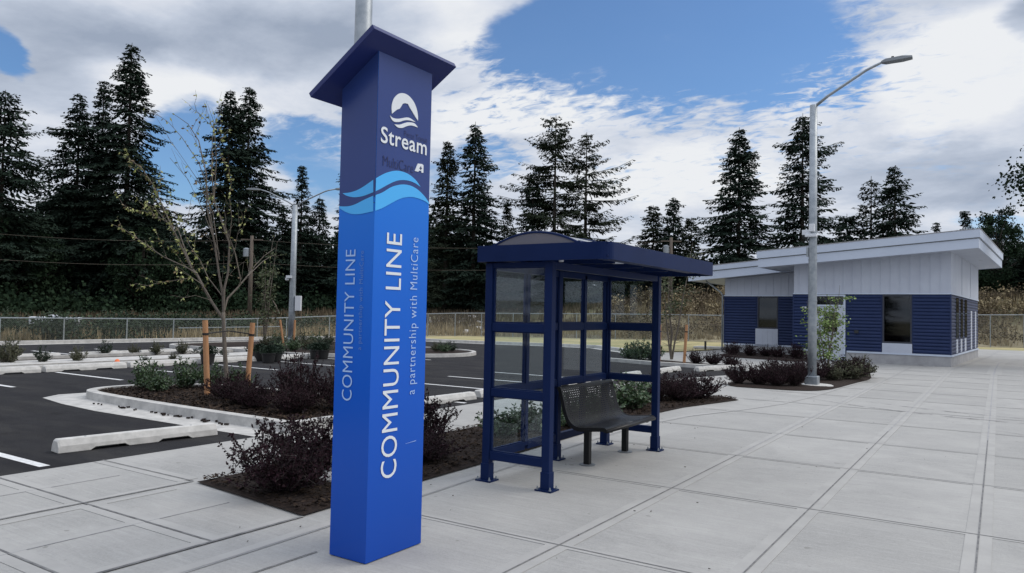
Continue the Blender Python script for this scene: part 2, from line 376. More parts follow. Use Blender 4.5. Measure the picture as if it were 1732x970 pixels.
# left walk
jt.flat([(-4.485, -3), (-4.455, -3), (-4.455, 3.97), (-4.485, 3.97)], .0136)
jt.flat([(-6.16, -3), (-6.14, -3), (-6.14, 4.15), (-6.16, 4.15)], .0136)
for y in (3.19, 4.17, 2.28, 1.3, .3):
    x1 = -6.16 if y == 4.17 else -4.485
    jt.flat([(-7.7, y-.009), (x1, y-.009), (x1, y+.009), (-7.7, y+.009)], .0127)
    for a, b in ((-7.68, -6.24), (-6.06, -4.56)):
        if y == 4.17 and b > -5: continue
        bd.bb(a+.0, b-.0, y-.10, y-.012, .0065, .0099); bd.bb(a, b, y+.012, y+.10, .0065, .0099)
for x in (-6.235, -6.065, -4.56):
    bd.bb(x-.0-.0, x+.07, -2, 4.12 if x < -6.1 else 3.9, .0065, .0104)
for x in (-5.32, -6.95):
    bd.bb(x-.045, x+.045, -2, 3.9, .0065, .0106)
    js.bb(x+.046, x+.054, -2, 3.9, .0065, .0108)
for y in (6.3, 8.4, 10.5, 12.6, 14.7):
    jt.flat([(-7.7, y-.006), (-6.1, y-.006), (-6.1, y+.006), (-7.7, y+.006)], .0127)
strip(bd, [(-4.12, 2.0), (-4.15, 3.1), (-4.22, 5), (-4.30, 6.6), (-4.38, 8.5), (-4.40, 10), (-4.2, 11.6), (-3.76, 13), (-3.4, 14.5), (-3.2, 16.5), (-3.1, 19), (-2.9, 21.5)], .09, .0112)
strip(js, [(-4.06, 2.0), (-4.09, 3.1), (-4.16, 5), (-4.24, 6.6), (-4.32, 8.5), (-4.34, 10), (-4.14, 11.6), (-3.70, 13), (-3.34, 14.5)], .012, .0128)
jt.flat([(-3.76, -2), (-3.745, -2), (-3.745, 3.46), (-3.76, 3.46)], .0135)
CURVE = [(-.13, 27.2), (-.10, 30.7), (.0, 35.2), (.25, 37.4), (.95, 40.2), (2.4, 42), (4.5, 43), (8, 43.6), (16, 44)]
strip(bd, CURVE, .40, .0115); strip(js, CURVE, .05, .0138)
strip(js, [(-1.33, 29), (-1.0, 33), (-.4, 41), (0, 50)], .05, .0132)
for y in (31, 35, 39.5, 44, 48.5): js.flat([(-.6, y), (18, y), (18, y+.05), (-.6, y+.05)], .0134)
struct(bd.build('pavement_borders', 'concrete_band')); struct(jt.build('pavement_joints', 'joint')); struct(js.build('pavement_score_lines', 'joint_soft'))
# dark tyre arcs left on the concrete
sk = MB()
def arc(cx, cy, r, a0, a1, w, n=26):
    P = [(cx+r*cos(R(a0+(a1-a0)*i/n)), cy+r*sin(R(a0+(a1-a0)*i/n))) for i in range(n+1)]
    for i in range(n):
        a, b = np.array(P[i]), np.array(P[i+1]); d = (b-a)/np.linalg.norm(b-a); nn = np.array([-d[1], d[0]]); w0 = w*(sin(pi*i/n)+.05); w1 = w*(sin(pi*(i+1)/n)+.05)
        sk.flat([tuple(a-nn*w0), tuple(b-nn*w1), tuple(b+nn*w1), tuple(a+nn*w0)], .0142)
arc(.6, 20, 5.6, 225, 285, .05); arc(.9, 20.4, 5.3, 232, 275, .035); arc(-3.4, 7, 7.0, 38, 62, .03)
def scuff_extra(t, tc, c, b):
    n = t.noise(tc, 4, 5, .7); b.inputs['Alpha'].default_value = 1; t.put(b.inputs['Alpha'], t.math('MULTIPLY', t.rng(n, .42, .60), .62)); return c
M['scuff'] = mat('scuff', (.10, .10, .105), .8, extra=scuff_extra)
struct(sk.build('tyre_scuffs', 'scuff'))

# ------------------------------------------------------------------ parking lot markings, kerbs, islands
ml = MB()
def stripe(x0, x1, y, w=.095, dy=0): ml.add([(x0, y-w/2, .004), (x1, y-w/2+dy, .004), (x1, y+w/2+dy, .004), (x0, y+w/2, .004)], [(0, 1, 2, 3)])
for y in (3.69, 10.6, 12.8, 14.7, 16.6): stripe(-11.45, -7.86, y, .10)
for y in (4.7, 6.75, 8.85, 10.75, 12.95, 15.05, 17.1, 19.2): stripe(-18.5, -15.7, y, .10)
for y in (6, 8.1, 10.2, 12.3, 14.4, 16.5, 18.6): stripe(-27.4, -24.4, y, .12)
struct(ml.build('parking_lines', 'line'))
def ring(m, P, Q, z0, z1, mi=0):      # kerb between an outer outline P and an inner outline Q of equal length
    n = len(P)
    vs = [(*p, z0) for p in P]+[(*(np.array(p)*.93+np.array(q)*.07), z1) for p, q in zip(P, Q)]+[(*q, z1) for q in Q]+[(*q, z0) for q in Q]
    fs = []
    for i in range(n):
        j = (i+1) % n
        for a in (0, n, 2*n): fs.append((a+i, a+j, a+n+j, a+n+i))
    m.add(vs, fs, mi)
def inset(P, d):
    n = len(P); a = sum(P[i][0]*P[(i+1) % n][1]-P[(i+1) % n][0]*P[i][1] for i in range(n)); s = 1 if a > 0 else -1; Q = []
    for i in range(n):
        p0, p1, p2 = np.array(P[i-1]), np.array(P[i]), np.array(P[(i+1) % n])
        def nn(u):
            u = u/(np.linalg.norm(u)+1e-9); return np.array([-u[1], u[0]])*s
        v = nn(p1-p0)+nn(p2-p1); v = v/(np.linalg.norm(v)+1e-9); Q.append(tuple(p1+v*d))
    return Q
def rounded(P, k=3): return smooth_poly(P, k)
def island(P, zc, name, cut=None):
    P = rounded(P); Q = inset(P, .17); m = MB(); ring(m, P, Q, 0.001, zc)
    struct(m.build(name+'_kerb', 'kerb', smooth=False))
    struct(MB().flat(inset(P, .14), zc-.035).build(name+'_mulch_bed', 'mulch'))
    return P, Q
ISL1 = [(-7.6, 6.5), (-7.6, 6.5), (-10, 6.5), (-12.3, 6.6), (-13.3, 6.75), (-13.65, 7.5), (-13.3, 8.5), (-12.2, 9.15), (-10, 9.2), (-7.6, 9.2), (-7.6, 9.2), (-7.6, 7.8)]
island(ISL1, .13, 'near_island')
g = MB(); g.flat([(-7.72, 6.06), (-9.4, 6.04), (-11.4, 6.02), (-12.6, 6.12), (-13.6, 6.3), (-13.9, 6.7), (-13.85, 7.2), (-13.4, 7.4), (-13.2, 6.9), (-12.2, 6.62), (-7.72, 6.54)], .005)
struct(g.build('gutter_pan', 'kerb'))
ISL2 = [(-27.8, 16.6), (-24, 17.2), (-20, 16.9), (-18.7, 17.6), (-16.9, 19.6), (-15.9, 21.4), (-16.6, 23.3), (-18.4, 24.2), (-22, 24.4), (-27, 25.5), (-28.6, 22)]
island(ISL2, .12, 'far_island')
# lamp post median: wheel stops, mulch, walk, mulch
struct(MB().flat([(-23.0, -30), (-19.35, -30), (-19.35, 17.0), (-23.0, 17.0)], .012).build('median_mulch_bed', 'mulch'))
struct(MB().bb(-22.0, -20.6, -30, 16.9, .004, .06).build('median_walk', 'kerb'))
struct(MB().bb(-19.36, -19.2, -30, 17.2, .002, .12).build('median_kerb', 'kerb'))
struct(MB().bb(-23.2, -23.02, -30, 17.0, .002, .10).build('median_back_kerb', 'kerb'))
# far kerb (follows the lot edge)
fk = MB(); FKP = [(-31.9, -30), (-31.9, 17.5), (-31.6, 24), (-30.9, 28), (-29.2, 30.3), (-26, 31.2), (-21.9, 31.4), (-18.5, 32.2), (-16.2, 32.4), (-13.3, 29.8), (-11.8, 27.4)]
for a, b in zip(FKP, FKP[1:]):
    d = np.array(b)-np.array(a); L = np.linalg.norm(d); fk.box(((a[0]+b[0])/2, (a[1]+b[1])/2, .065), (L, .34, .14), math.atan2(d[1], d[0]))
    fk.box(((a[0]+b[0])/2+.35*d[1]/L, (a[1]+b[1])/2-.35*d[0]/L, .0065), (L, .4, .004), math.atan2(d[1], d[0]))
struct(fk.build('far_kerb', 'kerb'))
BED4 = [(-11.1, 24.0), (-9.4, 23.2), (-7.2, 23.1), (-6.75, 23.7), (-6.9, 24.5), (-8.6, 24.8), (-10.2, 25.4), (-11.3, 25.6)]
B4 = rounded(BED4, 2)
struct(MB().flat(B4, .03).build('lot_end_mulch_bed', 'mulch'))
k = MB()
for a, b in zip([(-11.4, 23.6), (-9.4, 22.95), (-7.4, 22.75)], [(-9.4, 22.95), (-7.4, 22.75), (-6.5, 22.9)]):
    d = np.array(b)-np.array(a); L = np.linalg.norm(d); k.box(((a[0]+b[0])/2, (a[1]+b[1])/2, .05), (L, .22, .13), math.atan2(d[1], d[0]))
struct(k.build('lot_end_kerb', 'kerb'))
def bed(name, P, z=.02):
    m = MB(); Q = inset(P, .18); n = len(P)
    m.add([(*p, z) for p in P]+[(*q, z+.035) for q in Q], [(i, (i+1) % n, n+(i+1) % n, n+i) for i in range(n)]+[tuple(range(n, 2*n))])
    a = sum(P[i][0]*P[(i+1) % n][1]-P[(i+1) % n][0]*P[i][1] for i in range(n))
    if a < 0: m.f = [f[::-1] for f in m.f]
    return struct(m.build(name, 'mulch'))
bed('plaza_mulch_bed', BED1)
BED3 = rounded([(-5.45, 17.2), (-4.4, 17.25), (-3.5, 17.35), (-3.15, 18.3), (-3.05, 20.2), (-2.85, 22.4), (-3.3, 24.6), (-4.6, 25.4), (-5.6, 23.4), (-5.6, 20)], 2)
bed('light_pole_mulch_bed', BED3)
BED5 = [(-10.0, 31.6), (-9.4, 30.0), (-6.3, 28.9), (-5.9, 30.2), (-6.0, 33.3), (-9.9, 33.9)]
bed('building_mulch_bed', BED5)
def chips(name, P, n, z, s=(.012, .035)):
    m = MB(); xs = [p[0] for p in P]; ys = [p[1] for p in P]; c = 0
    while c < n:
        x, y = random.uniform(min(xs), max(xs)), random.uniform(min(ys), max(ys))
        if not inpoly(x, y, P): continue
        c += 1; a = random.random()*6.3; l = random.uniform(*s); w = l*random.uniform(.25, .6); t = random.uniform(-.5, .5)
        ux, uy = cos(a), sin(a); h = z+random.uniform(.002, .022)
        m.add([(x-ux*l, y-uy*l, h-l*t), (x+uy*w, y-ux*w, h+random.uniform(0, .01)), (x+ux*l, y+uy*l, h+l*t), (x-uy*w, y+ux*w, h)], [(0, 1, 2, 3)], random.choice((0, 0, 1, 2, 2)))
    return tag(m.build(name, ['chip', 'chip2', 'chip3']), kind='stuff')
chips('bark_chips', inset(BED1, .03), 15000, .045)
chips('bark_chips', inset(rounded(ISL1), .2), 9000, .10, (.02, .045))

def grit():
    m = MB()
    for _ in range(110):
        x, y = random.uniform(-4.4, 3), random.uniform(2.2, 16)
        if _ < 40: x, y = random.uniform(-4.6, -3.6), random.uniform(3, 12)
        l = random.uniform(.003, .009); a = random.random()*6.3
        m.box((x, y, .014+l*.3), (l*2, l, l*.5), a, random.choice((0, 1, 2)))
    for _ in range(40):      # dead leaves washed along the gutter
        x = random.choice((-12.0, -11.4, -11.1, -10.6, -10.2, -9.9, -9.3, -8.8))+random.gauss(0, .13); y = 6.42+random.gauss(0, .03); l = random.uniform(.012, .03); a = random.random()*6
        m.box((x, y, .012+.01), (l*2, l, .02), a, 2)
    tag(m.build('pavement_debris', ['chip', 'chip2', 'chip3']), kind='stuff')
grit()

# ------------------------------------------------------------------ wheel stops
def make_stop():
    t = thing('wheel_stop', 'x', 'wheel stop')
    m = MB(); L = 1.80
    S = [(-L/2, 0, .86), (-L/2+.02, 0, 1), (-L*.32, 0, 1), (-L*.29, .03, 1), (-L*.12, .03, 1), (-L*.09, 0, 1), (L*.09, 0, 1), (L*.12, .03, 1), (L*.29, .03, 1), (L*.32, 0, 1), (L/2-.02, 0, 1), (L/2, 0, .86)]
    for y, zb, s in S:
        m.v += [(-.105, y, zb), (-.095, y, .07*s), (-.055, y, .135*s), (.055, y, .135*s), (.095, y, .07*s), (.105, y, zb)]
    for i in range(len(S)-1):
        for k_ in range(6): m.f.append((i*6+k_, (i+1)*6+k_, (i+1)*6+(k_+1) % 6, i*6+(k_+1) % 6)); m.m.append(0)
    n = (len(S)-1)*6; m.f += [(0, 1, 2, 3, 4, 5), (n+5, n+4, n+3, n+2, n+1, n)]; m.m += [0, 0]
    m.build('concrete_bar', 'concrete_cast', t, bevel=.006)
    p = MB(); [p.lathe([(.013, .13), (.013, .1385), (.0, .139)], (0, y, 0), 8) for y in (-.6, .6)]
    p.each('anchor_pin', 'lamp', t)
    return t
stop0 = make_stop()
place(stop0, (-8.40, 4.98, .002), -R(7), (1, 1, 1.05), 'long pale concrete wheel stop in the foreground, left of the blue sign pillar')
G = 'wheel stops along the plaza sidewalk'
for x, y, lb in ((-8.18, 10.3, 'concrete wheel stop just right of the blue sign pillar, beside the walk'), (-8.2, 12.35, 'concrete wheel stop whose rounded end shows left of the bus shelter'),
                 (-8.15, 14.9, 'concrete wheel stop seen behind the shelter glass beside the walk'), (-8.0, 17.6, 'concrete wheel stop seen low between the bench and the far shelter post'),
                 (-7.93, 20.3, 'concrete wheel stop right of the shelter, nearer of the last two'), (-7.15, 22.15, 'concrete wheel stop at the far end of the row, by the three small dark shrubs')):
    o = dup(stop0); place(o, (x, y, .002), R(random.uniform(-2, 2)) - (R(18) if y > 22 else 0), 1, lb, G)
for i, y in enumerate([-.6, 1.45, 3.5, 5.6, 7.6, 9.65, 11.7, 13.75, 15.8]):
    o = dup(stop0); place(o, (-18.75+random.uniform(-.04, .04), y, .002), R(random.uniform(-1.5, 1.5)), 1.08, 'white wheel stop in the long front row before the shrub median', 'front row of wheel stops at the median')
for i, y in enumerate([8.2, 10.4, 12.6, 14.8, 17]):
    o = dup(stop0); place(o, (-23.6, y, .002), R(random.uniform(-2, 2)), 1.05, 'white wheel stop in the back row behind the shrub median', 'back row of wheel stops at the median')

# ------------------------------------------------------------------ sign pillar
def text_polys(body, bold=0., spacing=1.0):
    cu = bpy.data.curves.new('txt', 'FONT'); cu.body = body; cu.size = 1; cu.space_character = spacing; cu.offset = bold; cu.resolution_u = 4
    o = bpy.data.objects.new('txt', cu); COL.objects.link(o); bpy.context.view_layer.update()
    me = bpy.data.meshes.new_from_object(o.evaluated_get(bpy.context.evaluated_depsgraph_get()))
    vs = [tuple(v.co) for v in me.vertices]; fs = [tuple(p.vertices) for p in me.polygons]
    bpy.data.objects.remove(o); bpy.data.curves.remove(cu); bpy.data.meshes.remove(me); return vs, fs
XR, YL = -3.325, 3.47           # right face plane x, left face plane y
PX0, PX1, PY0, PY1 = -3.645, XR, YL, 4.005
pyl = thing('sign_pillar', 'tall four-sided blue sign pillar with slanted navy cap and white lettering', 'sign', (XR, YL, 0))
def Pz(x): return 3.265+.63*(x-XR)
b = MB(); x0, x1, y0, y1 = PX0-XR, 0, 0, PY1-YL
def colm(m, x0, x1, y0, y1, z0, top=None):
    vs = [(x0, y0, z0), (x1, y0, z0), (x1, y1, z0), (x0, y1, z0)]
    for x, y in ((x0, y0), (x1, y0), (x1, y1), (x0, y1)): vs.append((x, y, Pz(x+XR) if top is None else top))
    m.add(vs, [(3, 2, 1, 0), (4, 5, 6, 7), (0, 1, 5, 4), (1, 2, 6, 5), (2, 3, 7, 6), (3, 0, 4, 7)])
colm(b, x0, x1, y0, y1, .012)
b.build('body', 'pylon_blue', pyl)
MB().bb(x0+.02, x1-.02, y0+.02, y1-.02, 0, .012).build('base_plate', 'dark', pyl)
# wrapped faces: points are (column,row) on the face
def face_pt(px, py, side, off):
    if side == 'R': p = hit(px, py, (XR, 0, 0), (1, 0, 0)); return (off, p[1]-YL, p[2])
    p = hit(px, py, (0, YL, 0), (0, 1, 0)); return (p[0]-XR, -off, p[2])
def clampf(p, side, e=.0008):
    if side == 'R': return (p[0], min(max(p[1], e), y1-e), p[2])
    return (min(max(p[0], x0+e), -e), p[1], p[2])
def spline(P, n=6):
    out = []
    for i in range(len(P)-1):
        p0, p1, p2, p3 = [np.array(P[max(0, min(len(P)-1, i+k))], float) for k in (-1, 0, 1, 2)]
        for s in range(n):
            t = s/n; out.append(tuple(.5*((2*p1)+(-p0+p2)*t+(2*p0-5*p1+4*p2-p3)*t*t+(-p0+3*p1-3*p2+p3)*t**3)))
    out.append(tuple(P[-1])); return out
def band(upper, lower, side, off, name, m_):
    U, L = spline(upper), spline(lower); n = 40
    def samp(P, t):
        xs = [p[0] for p in P]; return np.interp(t, xs, [p[1] for p in P])
    a, b_ = max(U[0][0], L[0][0]), min(U[-1][0], L[-1][0]); m = MB(); vs = []
    for i in range(n+1):
        x = a+(b_-a)*i/n; vs += [clampf(face_pt(x, samp(U, x), side, off), side), clampf(face_pt(x, samp(L, x), side, off), side)]
    m.add(vs, [(2*i, 2*i+1, 2*i+3, 2*i+2) for i in range(n)]); return m.build(name, m_, pyl)
c2 = lambda P: [(560+x/5.389, 220+y/5.389) for x, y in P]
upR_t = c2([(384, 455), (470, 405), (540, 380), (600, 373), (660, 385), (720, 415), (775, 465), (812, 520)])
upR_b = c2([(384, 568), (440, 542), (510, 503), (580, 470), (640, 458), (700, 463), (760, 485), (812, 521)])
loR_t = c2([(384, 600), (460, 573), (540, 525), (600, 505), (660, 498), (730, 512), (800, 555), (860, 620), (905, 690)])
loR_b = c2([(384, 742), (460, 715), (540, 672), (600, 640), (660, 618), (730, 612), (800, 628), (860, 655), (905, 695)])
upL_t = c2([(108, 578), (170, 572), (240, 550), (310, 510), (388, 455)])
upL_b = c2([(108, 579), (150, 603), (220, 615), (300, 602), (388, 568)])
loL_t = c2([(62, 697), (150, 698), (220, 680), (300, 640), (388, 600)])
loL_b = c2([(62, 698), (110, 735), (180, 765), (260, 768), (330, 755), (388, 742)])
def upper_panel(edge, side):
    E_ = spline(edge); m = MB(); vs = []; n = 40
    for i in range(n+1):
        t = i/n; px = E_[0][0]+(E_[-1][0]-E_[0][0])*t; py = np.interp(px, [p[0] for p in E_], [p[1] for p in E_]); p = clampf(face_pt(px, py+2, side, .0015), side)
        if side == 'R': p = (p[0], y1-.0006 if i == n else (0.0004 if i == 0 else p[1]), p[2])
        else: p = (x0+.0006 if i == 0 else (-.0004 if i == n else p[0]), p[1], p[2])
        vs += [p, (p[0], p[1], (3.265 if side == 'R' else Pz(p[0]+XR))-.001)]
    m.add(vs, [(2*i, 2*i+1, 2*i+3, 2*i+2) for i in range(n)]); m.build('indigo_wrap', 'indigo', pyl)
upper_panel(loR_t+[c2([(912, 700)])[0]], 'R'); upper_panel(loL_t, 'L')
band(upR_t, upR_b, 'R', .003, 'wave', 'aqua'); band(loR_t, loR_b, 'R', .003, 'wave', 'aqua')
band(upL_t, upL_b, 'L', .003, 'wave', 'aqua'); band(loL_t, loL_b, 'L', .003, 'wave', 'aqua')
# seams and scratches
s = MB(); s.bb(x0+.002, -.002, -.0012, .0, 2.285, 2.289); s.each('panel_seam', 'sign_navy', pyl)
# emblem
c1 = lambda P: [(510+x/4.85, 20+y/4.85) for x, y in P]
def shape(P, name, m_='sign_white', off=.006):
    pts = [face_pt(*p, 'R', off) for p in P]; m = MB(); a = sum(pts[i][1]*pts[(i+1) % len(pts)][2]-pts[(i+1) % len(pts)][1]*pts[i][2] for i in range(len(pts)))
    if a < 0: pts = pts[::-1]
    n = len(pts); m.add(pts+[(.001, p[1], p[2]) for p in pts], [tuple(range(n))]+[((i+1) % n, i, n+i, n+(i+1) % n) for i in range(n)])
    return m.build(name, m_, pyl)
arc1 = spline([(738, 838), (735, 780), (750, 720), (785, 680), (825, 670), (870, 688), (912, 735), (940, 800), (950, 860), (950, 895)], 4)
mtn = [(930, 865), (900, 815), (885, 790), (868, 758), (845, 752), (826, 756), (815, 775), (800, 798), (782, 803), (765, 815)]
shape(c1(arc1+mtn), 'emblem_arch')
shape(c1(spline([(722, 853), (745, 873), (790, 880), (850, 870), (885, 875), (930, 907)], 4)+spline([(930, 907), (880, 893), (840, 893), (800, 905), (760, 905), (735, 885), (722, 853)], 4)[1:-1]), 'emblem_wave')
shape(c1(spline([(757, 925), (800, 928), (860, 910), (905, 912), (930, 925), (950, 952)], 4)+spline([(950, 952), (900, 935), (860, 940), (820, 955), (785, 950), (757, 925)], 4)[1:-1]), 'emblem_wave')
def face_text(body, side, u0, u1, v0, v1, name, m_, rot=False, bold=0, off=.004, spacing=1.):
    """fits the string into the rectangle u (along the face, to the reader's right) by v (height)"""
    vs, fs = text_polys(body, bold, spacing); X = [v[0] for v in vs]; Y = [v[1] for v in vs]; ax, bx, ay, by = min(X), max(X), min(Y), max(Y)
    m = MB(); out = []
    for x, y, _ in vs:
        s_, t_ = (x-ax)/(bx-ax), (y-ay)/(by-ay)
        if rot: u, v = u1-(u1-u0)*t_, v0+(v1-v0)*s_
        else: u, v = u0+(u1-u0)*s_, v0+(v1-v0)*t_
        out.append((off, u, v) if side == 'R' else (u, -off, v))
    m.add(out, fs); return m.build(name, m_, pyl)
def fr(px, py): p = face_pt(px, py, 'R', 0); return p[1], p[2]
def fl(px, py): p = face_pt(px, py, 'L', 0); return p[0], p[2]
def text_rows(body, side, P0, P1, w0, w1, name, m_, bold=0, spacing=1, off=.004):
    f_ = fr if side == 'R' else fl
    (ua, va), (ub, vb) = f_(*P0), f_(*P1); (uc, _) = f_(P0[0]+w0, P0[1]); ud, _ = f_(P1[0]+w1, P1[1])
    return face_text(body, side, (ua+ub)/2, (uc+ud)/2, min(va, vb), max(va, vb), name, m_, True, bold, off, spacing)
text_rows('COMMUNITY LINE', 'R', (643.5, 812), (653, 393), 25, 27.5, 'lettering', 'sign_white', 0, 1.04)
text_rows('a partnership with MultiCare', 'R', (690, 668), (693.5, 401), 16, 15.5, 'lettering', 'sign_pale', -.004, 1.12)
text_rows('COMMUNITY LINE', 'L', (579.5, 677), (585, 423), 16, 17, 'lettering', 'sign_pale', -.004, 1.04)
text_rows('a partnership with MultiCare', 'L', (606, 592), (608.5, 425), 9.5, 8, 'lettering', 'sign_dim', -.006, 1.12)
ua, vb = fr(643, 238); ub, va = fr(720.5, 262)
_, zb = fr(643, 239); _, zt = fr(645, 213.5)
face_text('Stream', 'R', ua, ub, zb-.008, zt, 'lettering', 'sign_white', False, .012, .006, 1.06)
(a0, z0), (a1, z1) = fr(647, 280.5), fr(699, 264); _, zt = fr(648, 263)
face_text('MultiCare', 'R', a0, a1, z0, zt, 'lettering', 'sign_navy', False, -.014, .005)
(a0, z0), (a1, _) = fr(683, 230), fr(722, 236); _, zt = fr(683, 220)
face_text('Pierce Transit', 'R', a0, a1, z0-.004, zt-.004, 'lettering', 'sign_navy', False, -.012, .005)
cb = lambda P: [(620+x/4.621, 130+y/4.621) for x, y in P]
shape(cb([(373, 738), (392, 690), (398, 680), (430, 684), (440, 694), (439, 752), (425, 752), (424, 738), (405, 735), (400, 744)]), 'hospital_mark')
shape(cb([(408, 712), (415, 712), (415, 702), (421, 702), (421, 713), (427, 714), (427, 721), (421, 721), (421, 730), (415, 730), (415, 720), (408, 719)]), 'cross_mark', 'sign_navy', .0075)
# scratch
p = MB(); a = np.array(face_pt(685, 751, 'R', .0035)); q = np.array(face_pt(703, 746, 'R', .0035)); p.add([a, q, q+[0, 0, .004], a+[0, 0, .001]], [(0, 1, 2, 3)]); p.build('scratch', 'sign_pale', pyl)
# cap: slanted slab
cx0, cx1, cy0, cy1, th = -3.77-XR, -3.215-XR, 3.31-YL, 4.14-YL, .036
def cz(x): return Pz(x+XR)+.001
cap = MB(); nx, nz = -.63/1.182, 1/1.182
vs = [(x, y, cz(x)) for x, y in ((cx0, cy0), (cx1, cy0), (cx1, cy1), (cx0, cy1))]; vs += [(x+nx*th, y, z+nz*th) for x, y, z in vs]
cap.add(vs, [(3, 2, 1, 0), (4, 5, 6, 7), (0, 1, 5, 4), (1, 2, 6, 5), (2, 3, 7, 6), (3, 0, 4, 7)])
cap.build('slanted_cap', 'cap', pyl, bevel=.002)

# ------------------------------------------------------------------ bus shelter
SX, SY = -3.42, 5.87
sh = thing('bus_shelter', 'navy metal bus shelter with glass panes and a low vaulted roof', 'shelter', (SX, SY, 0))
bx, y5, yb = -.66, 1.31, 2.53         # back x, mid back post y, far end y (local)
pw = .078
def post(x, y, foot=True):
    m = MB(); m.bb(x-pw/2, x+pw/2, y-pw/2, y+pw/2, .02 if foot else .25, 2.075)
    o = m.build('post', 'navy', sh, bevel=.006)
    if foot:
        f_ = MB(); f_.bb(x-.046, x+.046, y-.046, y+.046, .012, .175); f_.build('post_sleeve', 'navy', o, bevel=.004)
        q = MB(); q.bb(x-.085, x+.085, y-.075, y+.075, .006, .02); q.build('foot_plate', 'navy', o)
        w = MB()
        for sx in (-1, 1):
            for sy in (-1, 1): w.lathe([(.012, 0), (.012, .012), (.007, .013), (.006, .03)], (x+sx*.066, y+sy*.058, .02), 6)
        w.each('anchor_bolt', 'galv', o)
for x, y in ((0, 0), (bx, 0), (bx, y5), (bx, yb), (0, yb)): post(x, y)
for y in (y5/2, (y5+yb)/2): MB().bb(bx-.028, bx+.028, y-.028, y+.028, .25, 2.06).build('mullion', 'navy', sh, bevel=.004)
RZ = [(.21, .29), (.81, .885), (1.425, 1.505)]
rh = .028
for z0, z1 in RZ:
    for y in (0, yb): MB().bb(bx+pw/2+.001, -pw/2-.001, y-rh, y+rh, z0, z1).build('cross_rail', 'navy', sh, bevel=.004)
    for a, b_ in ((0, y5), (y5, yb)):
        mid = (a+b_)/2
        MB().bb(bx-rh, bx+rh, a+pw/2+.001, mid-.029, z0, z1).build('back_rail', 'navy', sh, bevel=.004)
        MB().bb(bx-rh, bx+rh, mid+.029, b_-pw/2-.001, z0, z1).build('back_rail', 'navy', sh, bevel=.004)
for y in (0, yb): MB().bb(bx+pw/2+.001, -pw/2-.001, y-rh, y+rh, 2.03, 2.075).build('head_rail', 'navy', sh)
MB().bb(bx-rh, bx+rh, pw/2, yb-pw/2, 2.01, 2.075).build('head_rail', 'navy', sh)
MB().bb(-rh, rh, pw/2, yb-pw/2, 2.01, 2.075).build('head_rail', 'navy', sh)
PZ = [(.29, .81), (.885, 1.425), (1.505, 2.03)]
fr_ = .016
def pane_x(y, z0, z1, xa, xb):
    g_ = MB(); g_.bb(xa, xb, y-.003, y+.003, z0+.002, z1-.002); o = g_.build('glass_pane', 'glass', sh)
    r = MB(); r.bb(xa, xb, y-.012, y+.012, z0, z0+fr_*.6); r.bb(xa, xb, y-.012, y+.012, z1-fr_*.6, z1); r.bb(xa, xa+fr_, y-.0125, y+.0125, z0+fr_*.6, z1-fr_*.6); r.bb(xb-fr_, xb, y-.0125, y+.0125, z0+fr_*.6, z1-fr_*.6)
    r.build('glazing_bead', 'navy', o)
def pane_y(x, z0, z1, ya, yb_):
    g_ = MB(); g_.bb(x-.003, x+.003, ya, yb_, z0+.002, z1-.002); o = g_.build('glass_pane', 'glass', sh)
    r = MB(); r.bb(x-.012, x+.012, ya, yb_, z0, z0+fr_*.6); r.bb(x-.012, x+.012, ya, yb_, z1-fr_*.6, z1); r.bb(x-.0125, x+.0125, ya, ya+fr_, z0+fr_*.6, z1-fr_*.6); r.bb(x-.0125, x+.0125, yb_-fr_, yb_, z0+fr_*.6, z1-fr_*.6)
    r.build('glazing_bead', 'navy', o)
for z0, z1 in PZ:
    pane_x(0, z0, z1, bx+pw/2+.001, -pw/2-.001)
    if z0 > .5: pane_x(yb, z0, z1, bx+pw/2+.001, -pw/2-.001)
    for a, b_ in ((0, y5), (y5, yb)):
        mid = (a+b_)/2
        for ya, yc in ((a+pw/2+.001, mid-.029), (mid+.029, b_-pw/2-.001)):
            if z0 > .5 or a == 0: pane_y(bx, z0, z1, ya, yc)
# roof frame: fascia channel round a rectangle with one rounded front corner each end
fx0, fx1, fy0, fy1, fz0, fz1 = -.74, .64, -.12, 2.72, 2.08, 2.232
def rrect(x0, x1, y0, y1, r, n=6):
    P = [(x0, y1), (x0, y0)]
    for i in range(n+1): a = -pi/2+pi/2*i/n; P.append((x1-r+r*cos(a), y0+r+r*sin(a)))
    for i in range(n+1): a = pi/2*i/n; P.append((x1-r+r*cos(a), y1-r+r*sin(a)))
    return P
O = rrect(fx0, fx1, fy0, fy1, .10); I = rrect(fx0+.02, fx1-.02, fy0+.02, fy1-.02, .08); m = MB(); n = len(O)
vs = [(*p, fz0) for p in O]+[(*p, fz1) for p in O]+[(*p, fz1) for p in I]+[(*p, fz0) for p in I]; fs = []
for i in range(n):
    j = (i+1) % n
    for a in (0, n, 2*n): fs.append((a+i, a+n+i, a+n+j, a+j))
    fs.append((3*n+i, i, j, 3*n+j))
m.add(vs, fs); m.build('fascia', 'navy', sh)
